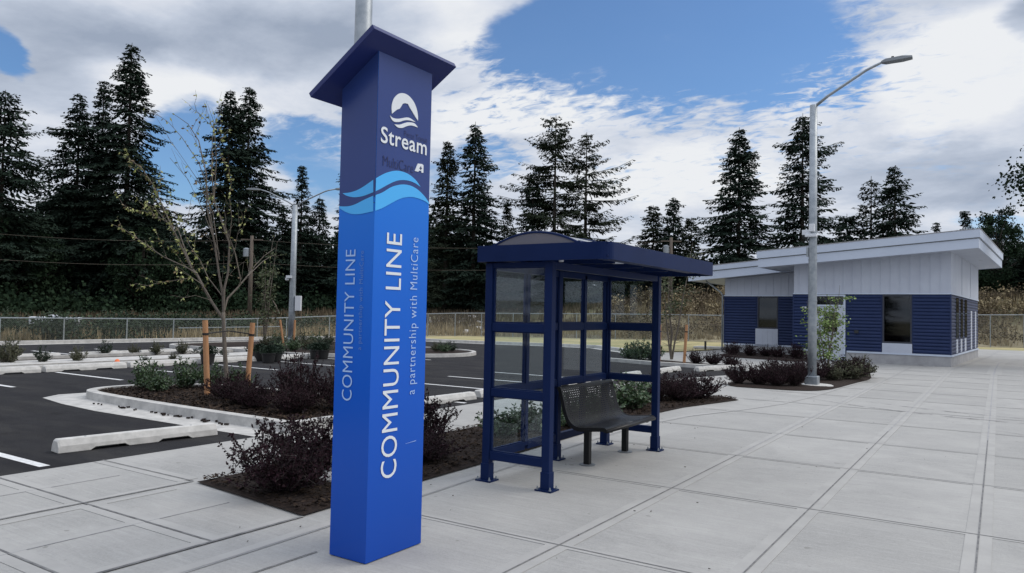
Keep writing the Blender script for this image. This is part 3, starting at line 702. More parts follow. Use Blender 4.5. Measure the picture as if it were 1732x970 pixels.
# soffit of the front overhang and end trims; open in the middle where the vault lets light in
vx0, vx1 = -.56, .34
so = MB(); so.bb(vx1, fx1-.021, fy0+.021, fy1-.021, fz0+.03, fz0+.04); so.bb(fx0+.021, vx0, fy0+.021, fy1-.021, fz0+.03, fz0+.04); so.each('soffit', 'navy', sh)
tp = MB(); tp.bb(vx1+.0, fx1-.021, fy0+.021, fy1-.021, fz1-.012, fz1-.004); tp.bb(fx0+.021, vx0, fy0+.021, fy1-.021, fz1-.012, fz1-.004); tp.each('roof_deck', 'navy', sh)
vw = vx1-vx0; vr = .112
def va(t): a = t*2-1; return vx0+vw*t, fz1-.004+vr*(1-a*a)
NV = 14; y_a, y_b = fy0+.01, fy1-.03
for k_ in range(4):
    ya, yc = y_a+(y_b-y_a)*k_/4+.012, y_a+(y_b-y_a)*(k_+1)/4-.012; m = MB(); vs = []
    for i in range(NV+1): x, z = va(i/NV); vs += [(x, ya, z), (x, yc, z), (x, ya, z-.008), (x, yc, z-.008)]
    fs = []
    for i in range(NV): a = 4*i; fs += [(a, a+4, a+5, a+1), (a+2, a+3, a+7, a+6), (a, a+2, a+6, a+4), (a+1, a+5, a+7, a+3)]
    m.add(vs, fs); m.build('roof_panel', 'poly', sh)
for k_ in range(5):
    y = y_a+(y_b-y_a)*k_/4; m = MB(); m.tube([(va(i/NV)[0], y, va(i/NV)[1]) for i in range(NV+1)], .013, 5); m.build('roof_rib', 'navy', sh)
for y in (y_a-.002, y_b+.002):      # pale end infill under the arch
    m = MB(); vs = []
    for i in range(NV+1): x, z = va(i/NV); vs += [(x, y, fz1-.01), (x, y, z-.004)]
    m.add(vs, [(2*i, 2*i+2, 2*i+3, 2*i+1) for i in range(NV)]); m.build('roof_end_infill', 'smoked', sh)
m = MB(); m.tube([(vx0, y_a, fz1), (vx0, y_b, fz1)], .02, 6); m.tube([(vx1, y_a, fz1), (vx1, y_b, fz1)], .02, 6); m.each('roof_eave_bar', 'navy', sh)
for y in (.62, 1.31, 1.98): MB().bb(vx0, vx1, y-.02, y+.02, fz0+.015, fz0+.06).build('roof_beam', 'navy', sh)
m = MB(); m.lathe([(.0, 0), (.022, .002), (.024, .02), (.0, .022)], (-.02+.06, .12, fz0+.0), 10); m.build('ceiling_button', 'white', sh)

# ------------------------------------------------------------------ bench
bn = thing('bench', 'black perforated steel bench with curved back inside the shelter', 'bench', (-3.65, 6.93, 0))
prof = spline([(-.275, .815), (-.255, .825), (-.232, .80), (-.20, .69), (-.165, .57), (-.12, .475), (-.04, .425), (.06, .425), (.20, .44), (.275, .445), (.305, .43), (.312, .40)], 4)
L = 1.25
def sheet(m_, name, off, th=.0):
    m = MB(); uv = []; s_ = 0
    for i, (x, z) in enumerate(prof):
        if i: s_ += math.hypot(x-prof[i-1][0], z-prof[i-1][1])
        m.v += [(x, 0, z+off), (x, L, z+off)]; uv += [(0, s_), (L, s_)]
    for i in range(len(prof)-1): m.f.append((2*i, 2*i+1, 2*i+3, 2*i+2)); m.m.append(0)
    return m.build(name, m_, bn, smooth=True, uv=uv)
sheet('perforated', 'perforated_seat', 0)
for y in (0, L):
    m = MB(); n = len(prof); vs = []
    for i, (x, z) in enumerate(prof):
        a = np.array(prof[min(i+1, n-1)])-np.array(prof[max(i-1, 0)]); a = a/np.linalg.norm(a); nn = np.array([a[1], -a[0]])
        nn = nn if True else nn; w = .038
        q = np.array([x, z])-np.array([-nn[0], -nn[1]])*(w) if False else np.array([x, z])+nn*w*(-1 if nn[1] > 0 and i > 8 else 1)
        if i <= 8: q = np.array([x-w*1.0, z-.012])
        if i > 8 and q[1] > z: q = np.array([x, z-w])
        vs += [(x, y-.006, z+.004), (q[0], y-.006, q[1]), (x, y+.006, z+.004), (q[0], y+.006, q[1])]
    fs = []
    for i in range(n-1): a = 4*i; fs += [(a, a+1, a+5, a+4), (a+2, a+6, a+7, a+3), (a, a+4, a+6, a+2), (a+1, a+3, a+7, a+5)]
    m.add(vs, fs); m.build('end_band', 'black', bn)
m = MB(); m.tube([(-.262, 0, .818), (-.262, L, .818)], .014, 8); m.tube([(.308, 0, .415), (.308, L, .415)], .02, 8); m.each('rolled_edge', 'black', bn, smooth=True)
for y in (.2, 1.15):
    MB().bb(-.045, .02, y-.033, y+.033, .01, .40).build('leg', 'black', bn, bevel=.006)
    f_ = MB(); f_.lathe([(.085, .006), (.085, .016), (.05, .018)], (-.012, y, 0), 18); f_.build('foot_flange', 'lamp', bn)
    MB().bb(-.14, .27, y-.02, y+.02, .375, .405).build('seat_bracket', 'black', bn)
    m = MB(); m.tube([(-.12, y, .39), (-.19, y, .48), (-.245, y, .62), (-.275, y, .76)], .016, 6); m.build('back_bracket', 'black', bn)

# ------------------------------------------------------------------ light poles
def light_pole(label, loc, h, r0, r1, arms, group=None, extras=()):
    t = thing('light_pole', label, 'street light', (loc[0], loc[1], 0), 0, group)
    m = MB(); m.lathe([(r0, .05), (r0*.99, 1.5), ((r0+r1)/2, h*.5), (r1, h), (r1*.6, h+.01), (0, h+.012)], n=20); m.build('shaft', 'galv', t, smooth=True)
    MB().bb(-r0*1.45, r0*1.45, -r0*1.45, r0*1.45, .05, .26).build('base_cover', 'galv', t, bevel=.02)
    for dx, dy, rise, L1, L2 in arms:
        D = np.array([dx, dy, 0.]); D /= np.linalg.norm(D); m = MB()
        A = np.array([0, 0, h-.02]); B = A+D*L1+np.array([0, 0, rise]); C = B+D*L2+np.array([0, 0, .09])
        m.tube([A+D*r1*.6, A+D*L1*.25+np.array([0, 0, rise*.27]), A+D*L1*.9+np.array([0, 0, rise*.93]), B+D*.05+np.array([0, 0, .02]), C], [.036, .034, .031, .03, .028], 10); am = m.build('arm', 'galv', t, smooth=True)
        a = math.atan2(D[1], D[0]); e = C+D*.30; sn = MB()
        P = [(-.33, -.05, -.02, .03), (-.24, -.11, -.035, .05), (.1, -.125, -.04, .05), (.3, -.10, -.03, .02)]
        vs = []
        for x, w, zb, zt in P:
            for yy, zz in ((w, zb), (-w, zb), (-w*.8, zt), (w*.8, zt)): vs.append((e[0]+D[0]*x-D[1]*yy, e[1]+D[1]*x+D[0]*yy, e[2]+zz+x*.04))
        fs = [(3, 2, 1, 0), (12, 13, 14, 15)]
        for i in range(3):
            for k_ in range(4): fs.append((4*i+k_, 4*i+(k_+1) % 4, 4*i+4+(k_+1) % 4, 4*i+4+k_))
        sn.add(vs, fs); hd = sn.build('lamp_head', 'lamp', t, bevel=.008)
        q = MB(); q.lathe([(.03, .04), (.03, .09), (.0, .1)], (e[0]-D[0]*.1, e[1]-D[1]*.1, e[2]), 8); q.build('photocell', 'dark', hd)
    return t
P1 = light_pole('tall galvanized light pole with one bent arm standing before the blue building', (-3.70, 18.70), 6.72, .10, .085, [(1, 0.02, .74, 1.27, .22)])
cm = MB(); cm.box((-.13, -.02, 3.66), (.20, .16, .12)); cm.box((-.02, -.1, 3.58), (.26, .14, .07)); cm.box((.0, -.12, 3.76), (.12, .10, .18)); ob = cm.build('camera_bracket', 'white', P1, bevel=.01)
m = MB(); m.lathe([(.0, -.11), (.05, -.09), (.07, -.03), (.07, 0)], (-.16, -.04, 3.6), 12); m.build('camera_dome', 'dark', ob, smooth=True)
MB().box((-.115, 0, 3.2), (.05, .1, .22)).build('junction_box', 'galv', P1, bevel=.005)
m = MB(); m.lathe([(.105, 2.02), (.107, 2.03), (.105, 2.04)], n=20); m.lathe([(.1, 3.0), (.102, 3.01), (.1, 3.02)], n=20); m.each('clamp_band', 'galv', P1)
ft = MB(); ft.lathe([(.36, .005), (.36, .05), (.33, .065), (0, .068)], n=28); tag(ft.build('pole_footing', 'concrete_cast'), 'round pale concrete footing under the tall light pole by the building', 'footing').location = (-3.60, 18.75, 0)
P0 = light_pole('galvanized light pole rising behind the blue sign pillar and out of the frame', (-5.05, 5.05), 6.8, .095, .074, [(-1, 0, .74, 1.27, .22)])
ft = MB(); ft.lathe([(.30, .0), (.285, .05), (.24, .085), (.12, .10), (0, .101)], n=32); ft = tag(ft.build('pole_footing', 'concrete_cast', smooth=False), 'round concrete footing with dark marks behind the bottom of the blue sign pillar', 'footing'); ft.location = (-5.05, 5.05, .02)
mk = MB()
for i in range(9): a = R(200+i*6); mk.box((.25*cos(a), .25*sin(a), .082+.002*(i % 2)), (.02, .006, .012), a+.5*(i % 3))
mk.build('scrawled_mark', 'dark', ft)
P2 = light_pole('distant twin-arm light pole with grey cabinet in the planted parking island', (-26.99, 22.98), 6.35, .15, .12, [(-.85, -.53, .62, 1.35, .3), (.85, .53, .70, 1.45, .4)])
MB().box((.27, .12, 1.85), (.26, .2, .68), R(33)).build('cabinet', 'white', P2, bevel=.01)
cm = MB(); cm.box((-.05, -.16, 3.05), (.26, .2, .12), R(33)); cm.lathe([(.0, -.15), (.09, -.1), (.1, 0)], (-.15, -.2, 3.0), 10); cm.build('camera', 'white', P2)

# ------------------------------------------------------------------ building
BA = -R(3.5)
bl = thing('station_building', 'low building with blue ribbed siding, white upper wall and stepped slanted roofs', 'building', (-1.41, 30.6, 0), BA)
def ribs(m, x0, x1, y, z0, z1, holes=(), pitch=.125, depth=.03, axis='x', sgn=-1):
    """horizontal ribbed cladding; profile swept along x (or y)"""
    n = int(round((z1-z0)/pitch)); p = (z1-z0)/n
    for i in range(n):
        za = z0+i*p
        segs = [(x0, x1)]
        for hx0, hx1, hz0, hz1 in holes:
            if za+p*.5 > hz0 and za+p*.5 < hz1:
                ns = []
                for a, b_ in segs:
                    if hx0 > a: ns.append((a, min(b_, hx0)))
                    if hx1 < b_: ns.append((max(a, hx1), b_))
                segs = ns
        for a, b_ in segs:
            Z = [(0, za), (depth, za+p*.25), (depth, za+p*.62), (0, za+p*.92), (0, za+p)]
            vs = []
            for d, z in Z:
                if axis == 'x': vs += [(a, y+sgn*d, z), (b_, y+sgn*d, z)]
                else: vs += [(y+sgn*d, a, z), (y+sgn*d, b_, z)]
            m.add(vs, [((2*k_, 2*k_+1, 2*k_+3, 2*k_+2) if (axis == 'x') == (sgn < 0) else (2*k_, 2*k_+2, 2*k_+3, 2*k_+1)) for k_ in range(4)])
def window(x0, x1, y, z0, z1, panel=None, fw=.05, name='window'):
    f_ = MB(); f_.bb(x0, x1, y-.02, y+.09, z1-fw, z1); f_.bb(x0, x1, y-.02, y+.09, z0, z0+fw); f_.bb(x0, x0+fw, y-.02, y+.09, z0+fw, z1-fw); f_.bb(x1-fw, x1, y-.02, y+.09, z0+fw, z1-fw)
    o = f_.build(name, 'frame', bl)
    g_ = MB(); g_.bb(x0+fw, x1-fw, y+.03, y+.036, z0+fw, z1-fw); g_.build('pane', 'dark_glass', o)
    r = MB(); r.add([(x0, y+.7, z0-.3), (x1, y+.7, z0-.3), (x1, y+.7, z1+.1), (x0, y+.7, z1+.1)], [(0, 3, 2, 1)]); r.bb(x0-.05, x0-.03, y+.1, y+.7, z0-.3, z1+.1); r.bb(x1+.03, x1+.05, y+.1, y+.7, z0-.3, z1+.1); r.bb(x0-.05, x1+.05, y+.1, y+.7, z0-.32, z0-.3)
    r.build('dim_room_beyond', 'room', o)
    return o
def trim(x0, x1, y, z0, z1, name='trim', m_='fascia'): MB().bb(x0, x1, y-.035, y+.02, z0, z1).build(name, m_, bl)
DP = 9.9
# core walls (front section) built as pieces round the openings
W1 = (-2.21, -1.24, .78, 2.55); DR = (-4.60, -3.52, .02, 2.55)
core = MB()
core.bb(-5.42, DR[0], .0, .25, .4, 2.58); core.bb(DR[1], W1[0], 0, .25, .4, 2.58); core.bb(W1[1], -.02, 0, .25, .4, 2.58); core.bb(W1[0], W1[1], 0, .25, .4, W1[2])
core.bb(-.27, -.02, .25, DP, .4, 2.58); core.bb(-5.42, -.02, DP-.25+.0, DP, .4, 2.58) if False else None
core.bb(-9.3, -.27, DP-.25, DP, .4, 2.58); core.bb(-9.38, -9.13, 3.25, DP-.25, .4, 2.58)
W2 = (-7.86, -6.96, 1.14, 2.55)
core.bb(-9.38, W2[0], 3.0, 3.25, .4, 2.58); core.bb(W2[1], -5.42, 3.0, 3.25, .4, 2.58); core.bb(W2[0], W2[1], 3.0, 3.25, .4, W2[2]); core.bb(-5.42, -5.22, .25, 3.0, .4, 2.58)
core.each('wall', 'siding', bl)
for a, b_, y in ((-5.42, DR[0]-.07, 0), (DR[1]+.07, W1[0]-.05, 0), (W1[1]+.05, -.04, 0), (-9.38, W2[0]-.05, 3.0), (W2[1]+.05, -5.42, 3.0)):
    r1 = MB(); ribs(r1, a, b_, y, .45, 2.56); r1.build('ribbed_siding', 'siding', bl)
r1 = MB()
ribs(r1, .06, DP-.05, -.02, .45, 2.56, [(1.5, 2.1, .0, .95), (2.9, 3.5, .0, .95), (4.3, 5.0, .0, .95), (6.7, 7.3, 0, 2.1), (8.5, 9.1, 0, 2.1)], axis='y', sgn=1)
r1.build('ribbed_siding', 'siding', bl)
cor = MB(); cor.bb(-.045, .012, -.035, .06, .42, 2.58); cor.bb(-5.46, -5.42, -.03, .05, .42, 2.58); cor.bb(-9.41, -9.36, 2.96, 3.03, .42, 2.58); cor.each('corner_trim', 'siding', bl)
# side louvre panels
for a, b_, z0, z1 in ((1.5, 2.1, .45, .95), (2.9, 3.5, .45, .95), (4.3, 5.0, .45, .95), (6.7, 7.3, .45, 2.1), (8.5, 9.1, .45, 2.1)):
    MB().bb(-.019, .0, a, b_, z0, z1).build('side_panel', 'soft_white', bl)
for a, b_ in ((1.35, 2.2), (2.8, 3.6), (4.2, 5.1)): MB().bb(.012, .016, a, b_, 1.0, 2.5).build('side_window', 'dark_glass', bl)
# white upper wall
up = MB()
def sl_roof1(x): return 4.09+.055*(x-0)          # soffit height of the right roof at local x
def wedge(m, x0, x1, y0, y1, z0, fz):
    vs = [(x0, y0, z0), (x1, y0, z0), (x1, y1, z0), (x0, y1, z0), (x0, y0, fz(x0)), (x1, y0, fz(x1)), (x1, y1, fz(x1)), (x0, y1, fz(x0))]
    m.add(vs, [(3, 2, 1, 0), (4, 5, 6, 7), (0, 1, 5, 4), (1, 2, 6, 5), (2, 3, 7, 6), (3, 0, 4, 7)])
zs1 = lambda x: lerp(x, [(-6.7, 3.63), (.95, 4.16)])
zs2 = lambda x: lerp(x, [(-10.5, 3.27), (-5.5, 3.72)])
wedge(up, -5.42, 0, .0, .25, 2.6, zs1); wedge(up, -.25, 0, .25, DP, 2.6, zs1); wedge(up, -9.38, -5.42, 3.0, 3.25, 2.6, zs2); wedge(up, -9.38, -9.13, 3.25, DP, 2.6, zs2); wedge(up, -5.42, -5.2, .25, DP, 2.6, zs1); wedge(up, -9.38, 0, DP, DP+.2, 2.6, lambda x: zs1(x) if x > -5.42 else zs2(x))
up.each('upper_wall', 'soft_white', bl)
bt = MB()
for i in range(17):
    x = -5.25+i*.327
    if x < -.1: wedge(bt, x, x+.022, -.014, -.0005, 2.62, zs1)
for i in range(12):
    x = -9.15+i*.327
    if x < -5.5: wedge(bt, x, x+.022, 2.986, 2.9995, 2.62, zs2)
for y in (3.3, 6.6): bt.bb(.0005, .014, y, y+.022, 2.62, zs1(0)-.002)
bt.each('batten', 'soft_white', bl)
trim(-5.46, .03, -.0, 2.575, 2.625); trim(-9.42, -5.46, 3.0, 2.575, 2.625); MB().bb(-.0, .035, .021, DP, 2.575, 2.625).build('trim', 'fascia', bl)
trim(-5.46, DR[0]-.07, 0, .36, .425); trim(DR[1]+.07, .03, 0, .36, .425); trim(-9.42, -5.46, 3.0, .36, .425); MB().bb(-.0, .035, .021, DP, .36, .425).build('trim', 'fascia', bl)
pl = MB(); pl.bb(-5.44, DR[0]-.05, -.012, .25, 0, .36); pl.bb(DR[1]+.05, -.0, -.012, .25, 0, .36); pl.bb(-.25, .0, .25, DP, 0, .36); pl.bb(-9.4, -5.44, 2.988, 3.25, 0, .36); pl.bb(-9.4, -9.15, 3.25, DP, 0, .36); pl.bb(-5.44, -5.2, .25, 2.98, 0, .36)
pl.each('plinth', 'plinth', bl)
MB().bb(-9.12, -.3, .3 if False else 3.3, DP-.3, .3, .36).build('interior_floor', 'room', bl)
window(*W1[:2], 0, W1[2], W1[3]); window(*W2[:2], 3.0, W2[2], W2[3])
m = MB(); m.bb(W1[0]-.01, W1[1]+.01, -.03, .03, .40, .77); [m.bb(x, x+.015, -.036, -.03, .42, .76) for x in (-1.98, -1.72, -1.48)]; m.build('sill_panel', 'soft_white', bl)
m = MB(); m.bb(W2[0]-.08, W2[1]+.01, 2.965, 3.02, .34, 1.13); [m.bb(x, x+.015, 2.957, 2.965, .36, 1.1) for x in (-7.65, -7.42, -7.2)]; m.build('sill_panel', 'soft_white', bl)
# door with transom
dr = MB(); dx0, dx1, dz = DR[0], DR[1], 2.09
dr.bb(dx0+.06, dx0+.30, -.01, .04, .03, dz); dr.bb(dx1-.27, dx1-.06, -.01, .04, .03, dz); dr.bb(dx0+.30, dx1-.27, -.01, .04, .03, 1.12); dr.bb(dx0+.30, dx1-.27, -.01, .04, 1.88, dz)
dro = dr.build('door', 'soft_white', bl)
MB().bb(dx0+.30, dx1-.27, .012, .018, 1.12, 1.88).build('pane', 'dark_glass', dro)
MB().bb(dx1-.17, dx1-.09, -.07, -.03, 1.0, 1.03).build('handle', 'galv', dro)
df = MB(); df.bb(dx0-.02, dx0+.05, -.04, .08, .01, 2.56); df.bb(dx1-.05, dx1+.02, -.04, .08, .01, 2.56); df.bb(dx0+.05, dx1-.05, -.04, .08, dz+.01, dz+.08); df.bb(dx0+.05, dx1-.05, -.04, .08, 2.5, 2.56); df.each('door_frame', 'fascia', bl)
MB().bb(dx0+.05, dx1-.05, .02, .026, dz+.08, 2.5).build('transom_pane', 'dark_glass', bl)
MB().bb(dx0, dx1, .7, .72, 0, 2.6).build('dim_room_beyond', 'room', bl)
m = MB(); m.box((-3.1, -.05, 1.16), (.14, .05, .12)); m.build('wall_lamp', 'dark', bl)
m = MB(); m.box((-5.0, -.06, 2.05), (.16, .08, .07)); m.build('security_camera', 'white', bl, bevel=.01)
# roofs: slab with two-step fascia
def roof(name, x0, x1, y0, y1, fz, h1, h2, step=.09):
    rt = MB(); wedge(rt, x0+step, x1-step, y0+step, y1-step, 0, lambda x: fz(x)+.02)
    for i in range(4): v = rt.v[i]; rt.v[i] = (v[0], v[1], fz(v[0]))
    o = rt.build(name, 'soft_white', bl)
    def loop(m, st, za, zb):
        xa, xb, ya, yb_ = x0+st, x1-st, y0+st, y1-st
        pts = [(xa, ya), (xb, ya), (xb, yb_), (xa, yb_)]; inn = [(xa+.04, ya+.04), (xb-.04, ya+.04), (xb-.04, yb_-.04), (xa+.04, yb_-.04)]
        vs = [(x, y, fz(x)+za) for x, y in pts]+[(x, y, fz(x)+zb) for x, y in pts]+[(x, y, fz(x)+zb) for x, y in inn]+[(x, y, fz(x)+za) for x, y in inn]; fs = []
        for i in range(4):
            j = (i+1) % 4
            for a in (0, 4, 8): fs.append((a+i, a+j, a+4+j, a+4+i))
            fs.append((12+i, 12+j, j, i))
        m.add(vs, fs)
    m = MB(); loop(m, .045, -.02, h1); m.build('fascia_lower', 'fascia', o); m = MB(); loop(m, 0, h1-.0, h1+h2); m.build('fascia_upper', 'fascia', o)
    m = MB(); loop(m, .032, h1-.034, h1-.001); m.build('painted_shade_line', 'lamp', o)  # dark strip painting in the shade line under the upper fascia step
    m = MB(); loop(m, -.012, h1+h2+.001, h1+h2+.028); m.build('metal_edge', 'roof_edge', o)
    m = MB(); wedge(m, x0+.03, x1-.03, y0+.03, y1-.03, 0, lambda x: fz(x)+h1+h2-.02)
    for i in range(4): v = m.v[i]; m.v[i] = (v[0], v[1], fz(v[0])+h1+h2-.06)
    m.build('roof_deck', 'roof_edge', o)
    return o
roof('right_roof', -6.65, .94, -.8, DP+.7, zs1, .34, .28)
roof('left_roof', -10.9, -5.6, 2.2, DP+.6, zs2, .36, .22)
sl = MB()
for x in (.45,): sl.lathe([(.06, -.012), (.06, 0)], (x, 5.2, zs1(x)-.0), 12)
sl.build('soffit_light', 'white', bl)
# downpipe at the left end
m = MB(); m.tube([(-10.15, 2.6, 3.28), (-9.55, 2.93, 2.75), (-9.47, 2.95, 2.62), (-9.47, 2.95, .02)], .04, 8); m.build('downpipe', 'galv', bl, smooth=True)
# small post and lid left of the building
tag(MB().bb(-.04, .04, -.04, .04, 0, .42).build('bollard', 'dark'), 'short dark post standing on the grass left of the building', 'bollard').location = (*at(1193, 592), 0)
o = tag(MB().bb(-.9, .6, -.5, .5, 0, .12).build('utility_slab', 'concrete_cast', bevel=.02), 'low pale utility lid on the grass left of the downpipe', 'utility lid'); o.location = (*at(1207, 590), -.02)

# ------------------------------------------------------------------ shrubs
def leafq(m, p, d, l, w, mi=0, up=None):
    d = np.array(d, float); d /= np.linalg.norm(d)+1e-9; a = np.array([random.gauss(0, 1), random.gauss(0, 1), random.gauss(0, 1)]) if up is None else up
    s_ = np.cross(d, a); s_ /= np.linalg.norm(s_)+1e-9; p = np.array(p)
    m.add([p, p+d*l*.5+s_*w, p+d*l, p+d*l*.5-s_*w], [(0, 1, 2, 3)], mi)
def make_shrub(seed, kind):
    random.seed(seed); t = thing('shrub', 'x', 'shrub'); st = MB(); lf = MB()
    if kind == 'barberry': ns, Hh, Rr, ll, lw, dens = 78, .60, .46, .027, .0095, 40
    elif kind == 'laurel': ns, Hh, Rr, ll, lw, dens = 34, .60, .34, .075, .018, 22
    elif kind == 'sparse': ns, Hh, Rr, ll, lw, dens = 30, .62, .3, .05, .016, 22
    else: ns, Hh, Rr, ll, lw, dens = 46, .60, .38, .05, .015, 24
    for i in range(ns):
        a = random.random()*2*pi; k_ = random.random()**.6; hh = Hh*random.uniform(.42, 1.15)*(1-.48*k_**1.6); rr = Rr*k_*random.uniform(.8, 1.2)
        b0 = np.array([cos(a)*.12*random.random(), sin(a)*.12*random.random(), 0]); P = []
        for s_ in np.linspace(0, 1, 6): P.append(b0+np.array([cos(a)*rr*s_**.9, sin(a)*rr*s_**.9, hh*(s_**1.05)])+np.random.RandomState(seed*1000+i*7+int(s_*10)).normal(0, .012, 3)*s_)
        st.tube(P, [.005, .0045, .004, .003, .002, .001], 3, cap=False)
        subs = [(P, 1)]
        for _ in range(5 if kind == 'barberry' else 3):
            q = random.randint(1, 4); d = np.array([random.gauss(0, 1), random.gauss(0, 1), random.uniform(.1, 1.2)]); d /= np.linalg.norm(d); l = random.uniform(.08, .2)*(Hh/.6)
            S = [P[q], P[q]+d*l*.5, P[q]+d*l+np.array([0, 0, .02])]; st.tube(S, [.003, .002, .001], 3, cap=False); subs.append((S, .45))
        for S, wgt in subs:
            n = int(dens*wgt*random.uniform(.8, 1.2))
            for _ in range(n):
                u = random.random()**.7*(len(S)-1); j = min(int(u), len(S)-2); p = S[j]+(S[j+1]-S[j])*(u-j); ax = S[j+1]-S[j]
                d = ax/np.linalg.norm(ax)*.7+np.array([random.gauss(0, .7), random.gauss(0, .7), random.gauss(0, .6)])
                leafq(lf, p, d, ll*random.uniform(.6, 1.25), lw*random.uniform(.7, 1.2))
    random.seed(seed+99)
    mm = {'barberry': 'barberry', 'laurel': 'laurel', 'sparse': 'laurel_dark', 'olive': 'olive_shrub'}[kind]
    st.build('stems', 'bark_dark' if kind == 'barberry' else 'bark', t); lf.build('foliage', mm, t); return t
SH = {}
for kd, seeds in (('barberry', (1, 2, 3)), ('laurel', (11, 12)), ('sparse', (21,)), ('olive', (31,))):
    for i, s_ in enumerate(seeds): SH[kd+str(i)] = [make_shrub(s_, kd), False]
def put_shrub(key, x, y, z, s_, label, group=None, rz=None):
    e = SH[key]; o = e[0]
    if e[1]: o = dup(o)
    e[1] = True
    if 'group' in o: del o['group']
    place(o, (x, y, z), random.random()*6.3 if rz is None else rz, s_, label, group)
GB = 'dark purple shrubs in the plaza bed'; Z1 = .05
# plaza bed
for k_, x, y, s_, lb in (('barberry0', -5.12, 4.33, (.98, .98, 1.02), 'large dark purple shrub in the bed just left of the pillar base, nearest the camera'),
    ('barberry1', -5.62, 5.05, (.95, .95, .88), 'dark shrub half hidden behind the pillar, beside its round footing'),
    ('barberry1', -5.62, 6.75, (.85, .85, 1.0), 'spiky dark shrub against the pale walk right of the pillar'),
    ('barberry2', -5.05, 6.05, (.85, .85, .62), 'low dark shrub touching the right edge of the pillar base'),
    ('laurel0', -5.25, 7.9, (.8, .8, .62), 'green leafy shrub low at the left shelter post'),
    ('laurel1', -5.1, 8.5, (.9, .9, .8), 'green leafy shrub seen through the lowest end pane of the shelter'),
    ('laurel0', -4.95, 9.2, (.9, .9, .75), 'green shrub behind the shelter corner seen between the posts'),
    ('laurel1', -5.1, 10.3, (1.0, 1.0, .8), 'green shrub seen just left of the bench under the back rail'),
    ('laurel0', -5.15, 11.6, (1.15, 1.15, .9), 'bright green shrub seen right behind the bench back'),
    ('barberry0', -5.45, 12.3, (.8, .8, .8), 'dark purple shrub just behind the far shelter post'),
    ('barberry1', -5.25, 12.95, (.85, .85, .85), 'dark purple shrub second right of the far shelter post'),
    ('barberry2', -4.95, 13.3, (.85, .85, .85), 'dark purple shrub in the middle of the clump right of the shelter'),
    ('barberry0', -5.25, 13.9, (1.0, 1.0, .8), 'dark purple shrub deep in the clump right of the shelter'),
    ('barberry1', -4.75, 13.95, (.95, .95, .82), 'dark purple shrub at the right tip of the shelter bed')):
    put_shrub(k_, x, y, Z1, s_, lb, 'shrubs in the plaza bed')
# bed around the tall light pole
for k_, x, y, s_, lb in (('barberry1', -5.15, 17.75, (.75, .75, .85), 'small dark shrub at the left end of the light pole bed'), ('barberry2', -4.72, 17.9, (.8, .8, .95), 'dark shrub second from the left in the light pole bed'),
    ('barberry0', -4.32, 17.85, (.85, .85, 1.0), 'dark shrub midway between the bed end and the tall light pole'), ('barberry1', -3.95, 18.1, (.75, .75, 1.0), 'dark shrub touching the left side of the tall light pole'),
    ('barberry2', -4.55, 19.2, 1.1, 'dark shrub in the rear row left of the tall light pole'), ('barberry0', -4.0, 20.2, 1.1, 'dark shrub right behind the tall light pole'),
    ('barberry0', -3.35, 21.6, (1.2, 1.2, 1.0), 'dark shrub just right of the tall light pole before the door'), ('olive0', -3.55, 20.6, (.9, .9, .75), 'low olive shrub at the foot of the slender green tree'),
    ('olive0', -3.3, 21.4, (1.15, 1.15, .9), 'low olive shrub in the middle of the bed tip'), ('olive0', -3.25, 22.6, (1.2, 1.2, .95), 'olive shrub at the right tip of the light pole bed'), ('barberry2', -3.6, 24.0, (1.1, 1.1, .9), 'dark shrub at the back of the light pole bed against the plinth')):
    put_shrub(k_, x, y, Z1, s_, lb, 'shrubs around the tall light pole')
for k_, x, y, s_, lb in (('barberry1', -8.35, 23.85, (.66, .66, .8), 'small round dark shrub leftmost of three at the lot end'), ('barberry2', -7.85, 24.2, (.7, .7, .85), 'small round dark shrub in the middle of three at the lot end'), ('barberry0', -7.15, 23.75, (.7, .7, .8), 'small round dark shrub rightmost of three at the lot end'),
    ('laurel1', -11.0, 24.7, 1.05, 'green shrub seen left through the far shelter pane'), ('laurel0', -10.6, 24.4, 1.2, 'green shrub seen centrally through the far shelter pane'), ('laurel1', -10.25, 24.9, 1.15, 'green shrub peeking past the far shelter post')):
    put_shrub(k_, x, y, .04, s_, lb, 'shrubs at the lot end')
for i, (x, y, lb) in enumerate(((-9.3, 31.1, 'dark shrub below the left corner of the building'), (-8.55, 31.0, 'dark shrub below the left part of the building wall'), (-7.95, 31.1, 'dark shrub beneath the white panel under the left window'), (-7.4, 30.9, 'dark shrub right of the white panel under the left window'), (-6.6, 30.5, 'dark shrub in the inner corner of the building'))):
    put_shrub('barberry%d' % (i % 3), x, y, .04, (.85, .85, 1.0) if i in (0, 4) else (.75, .75, .85), lb, 'dark shrubs along the left building wall')
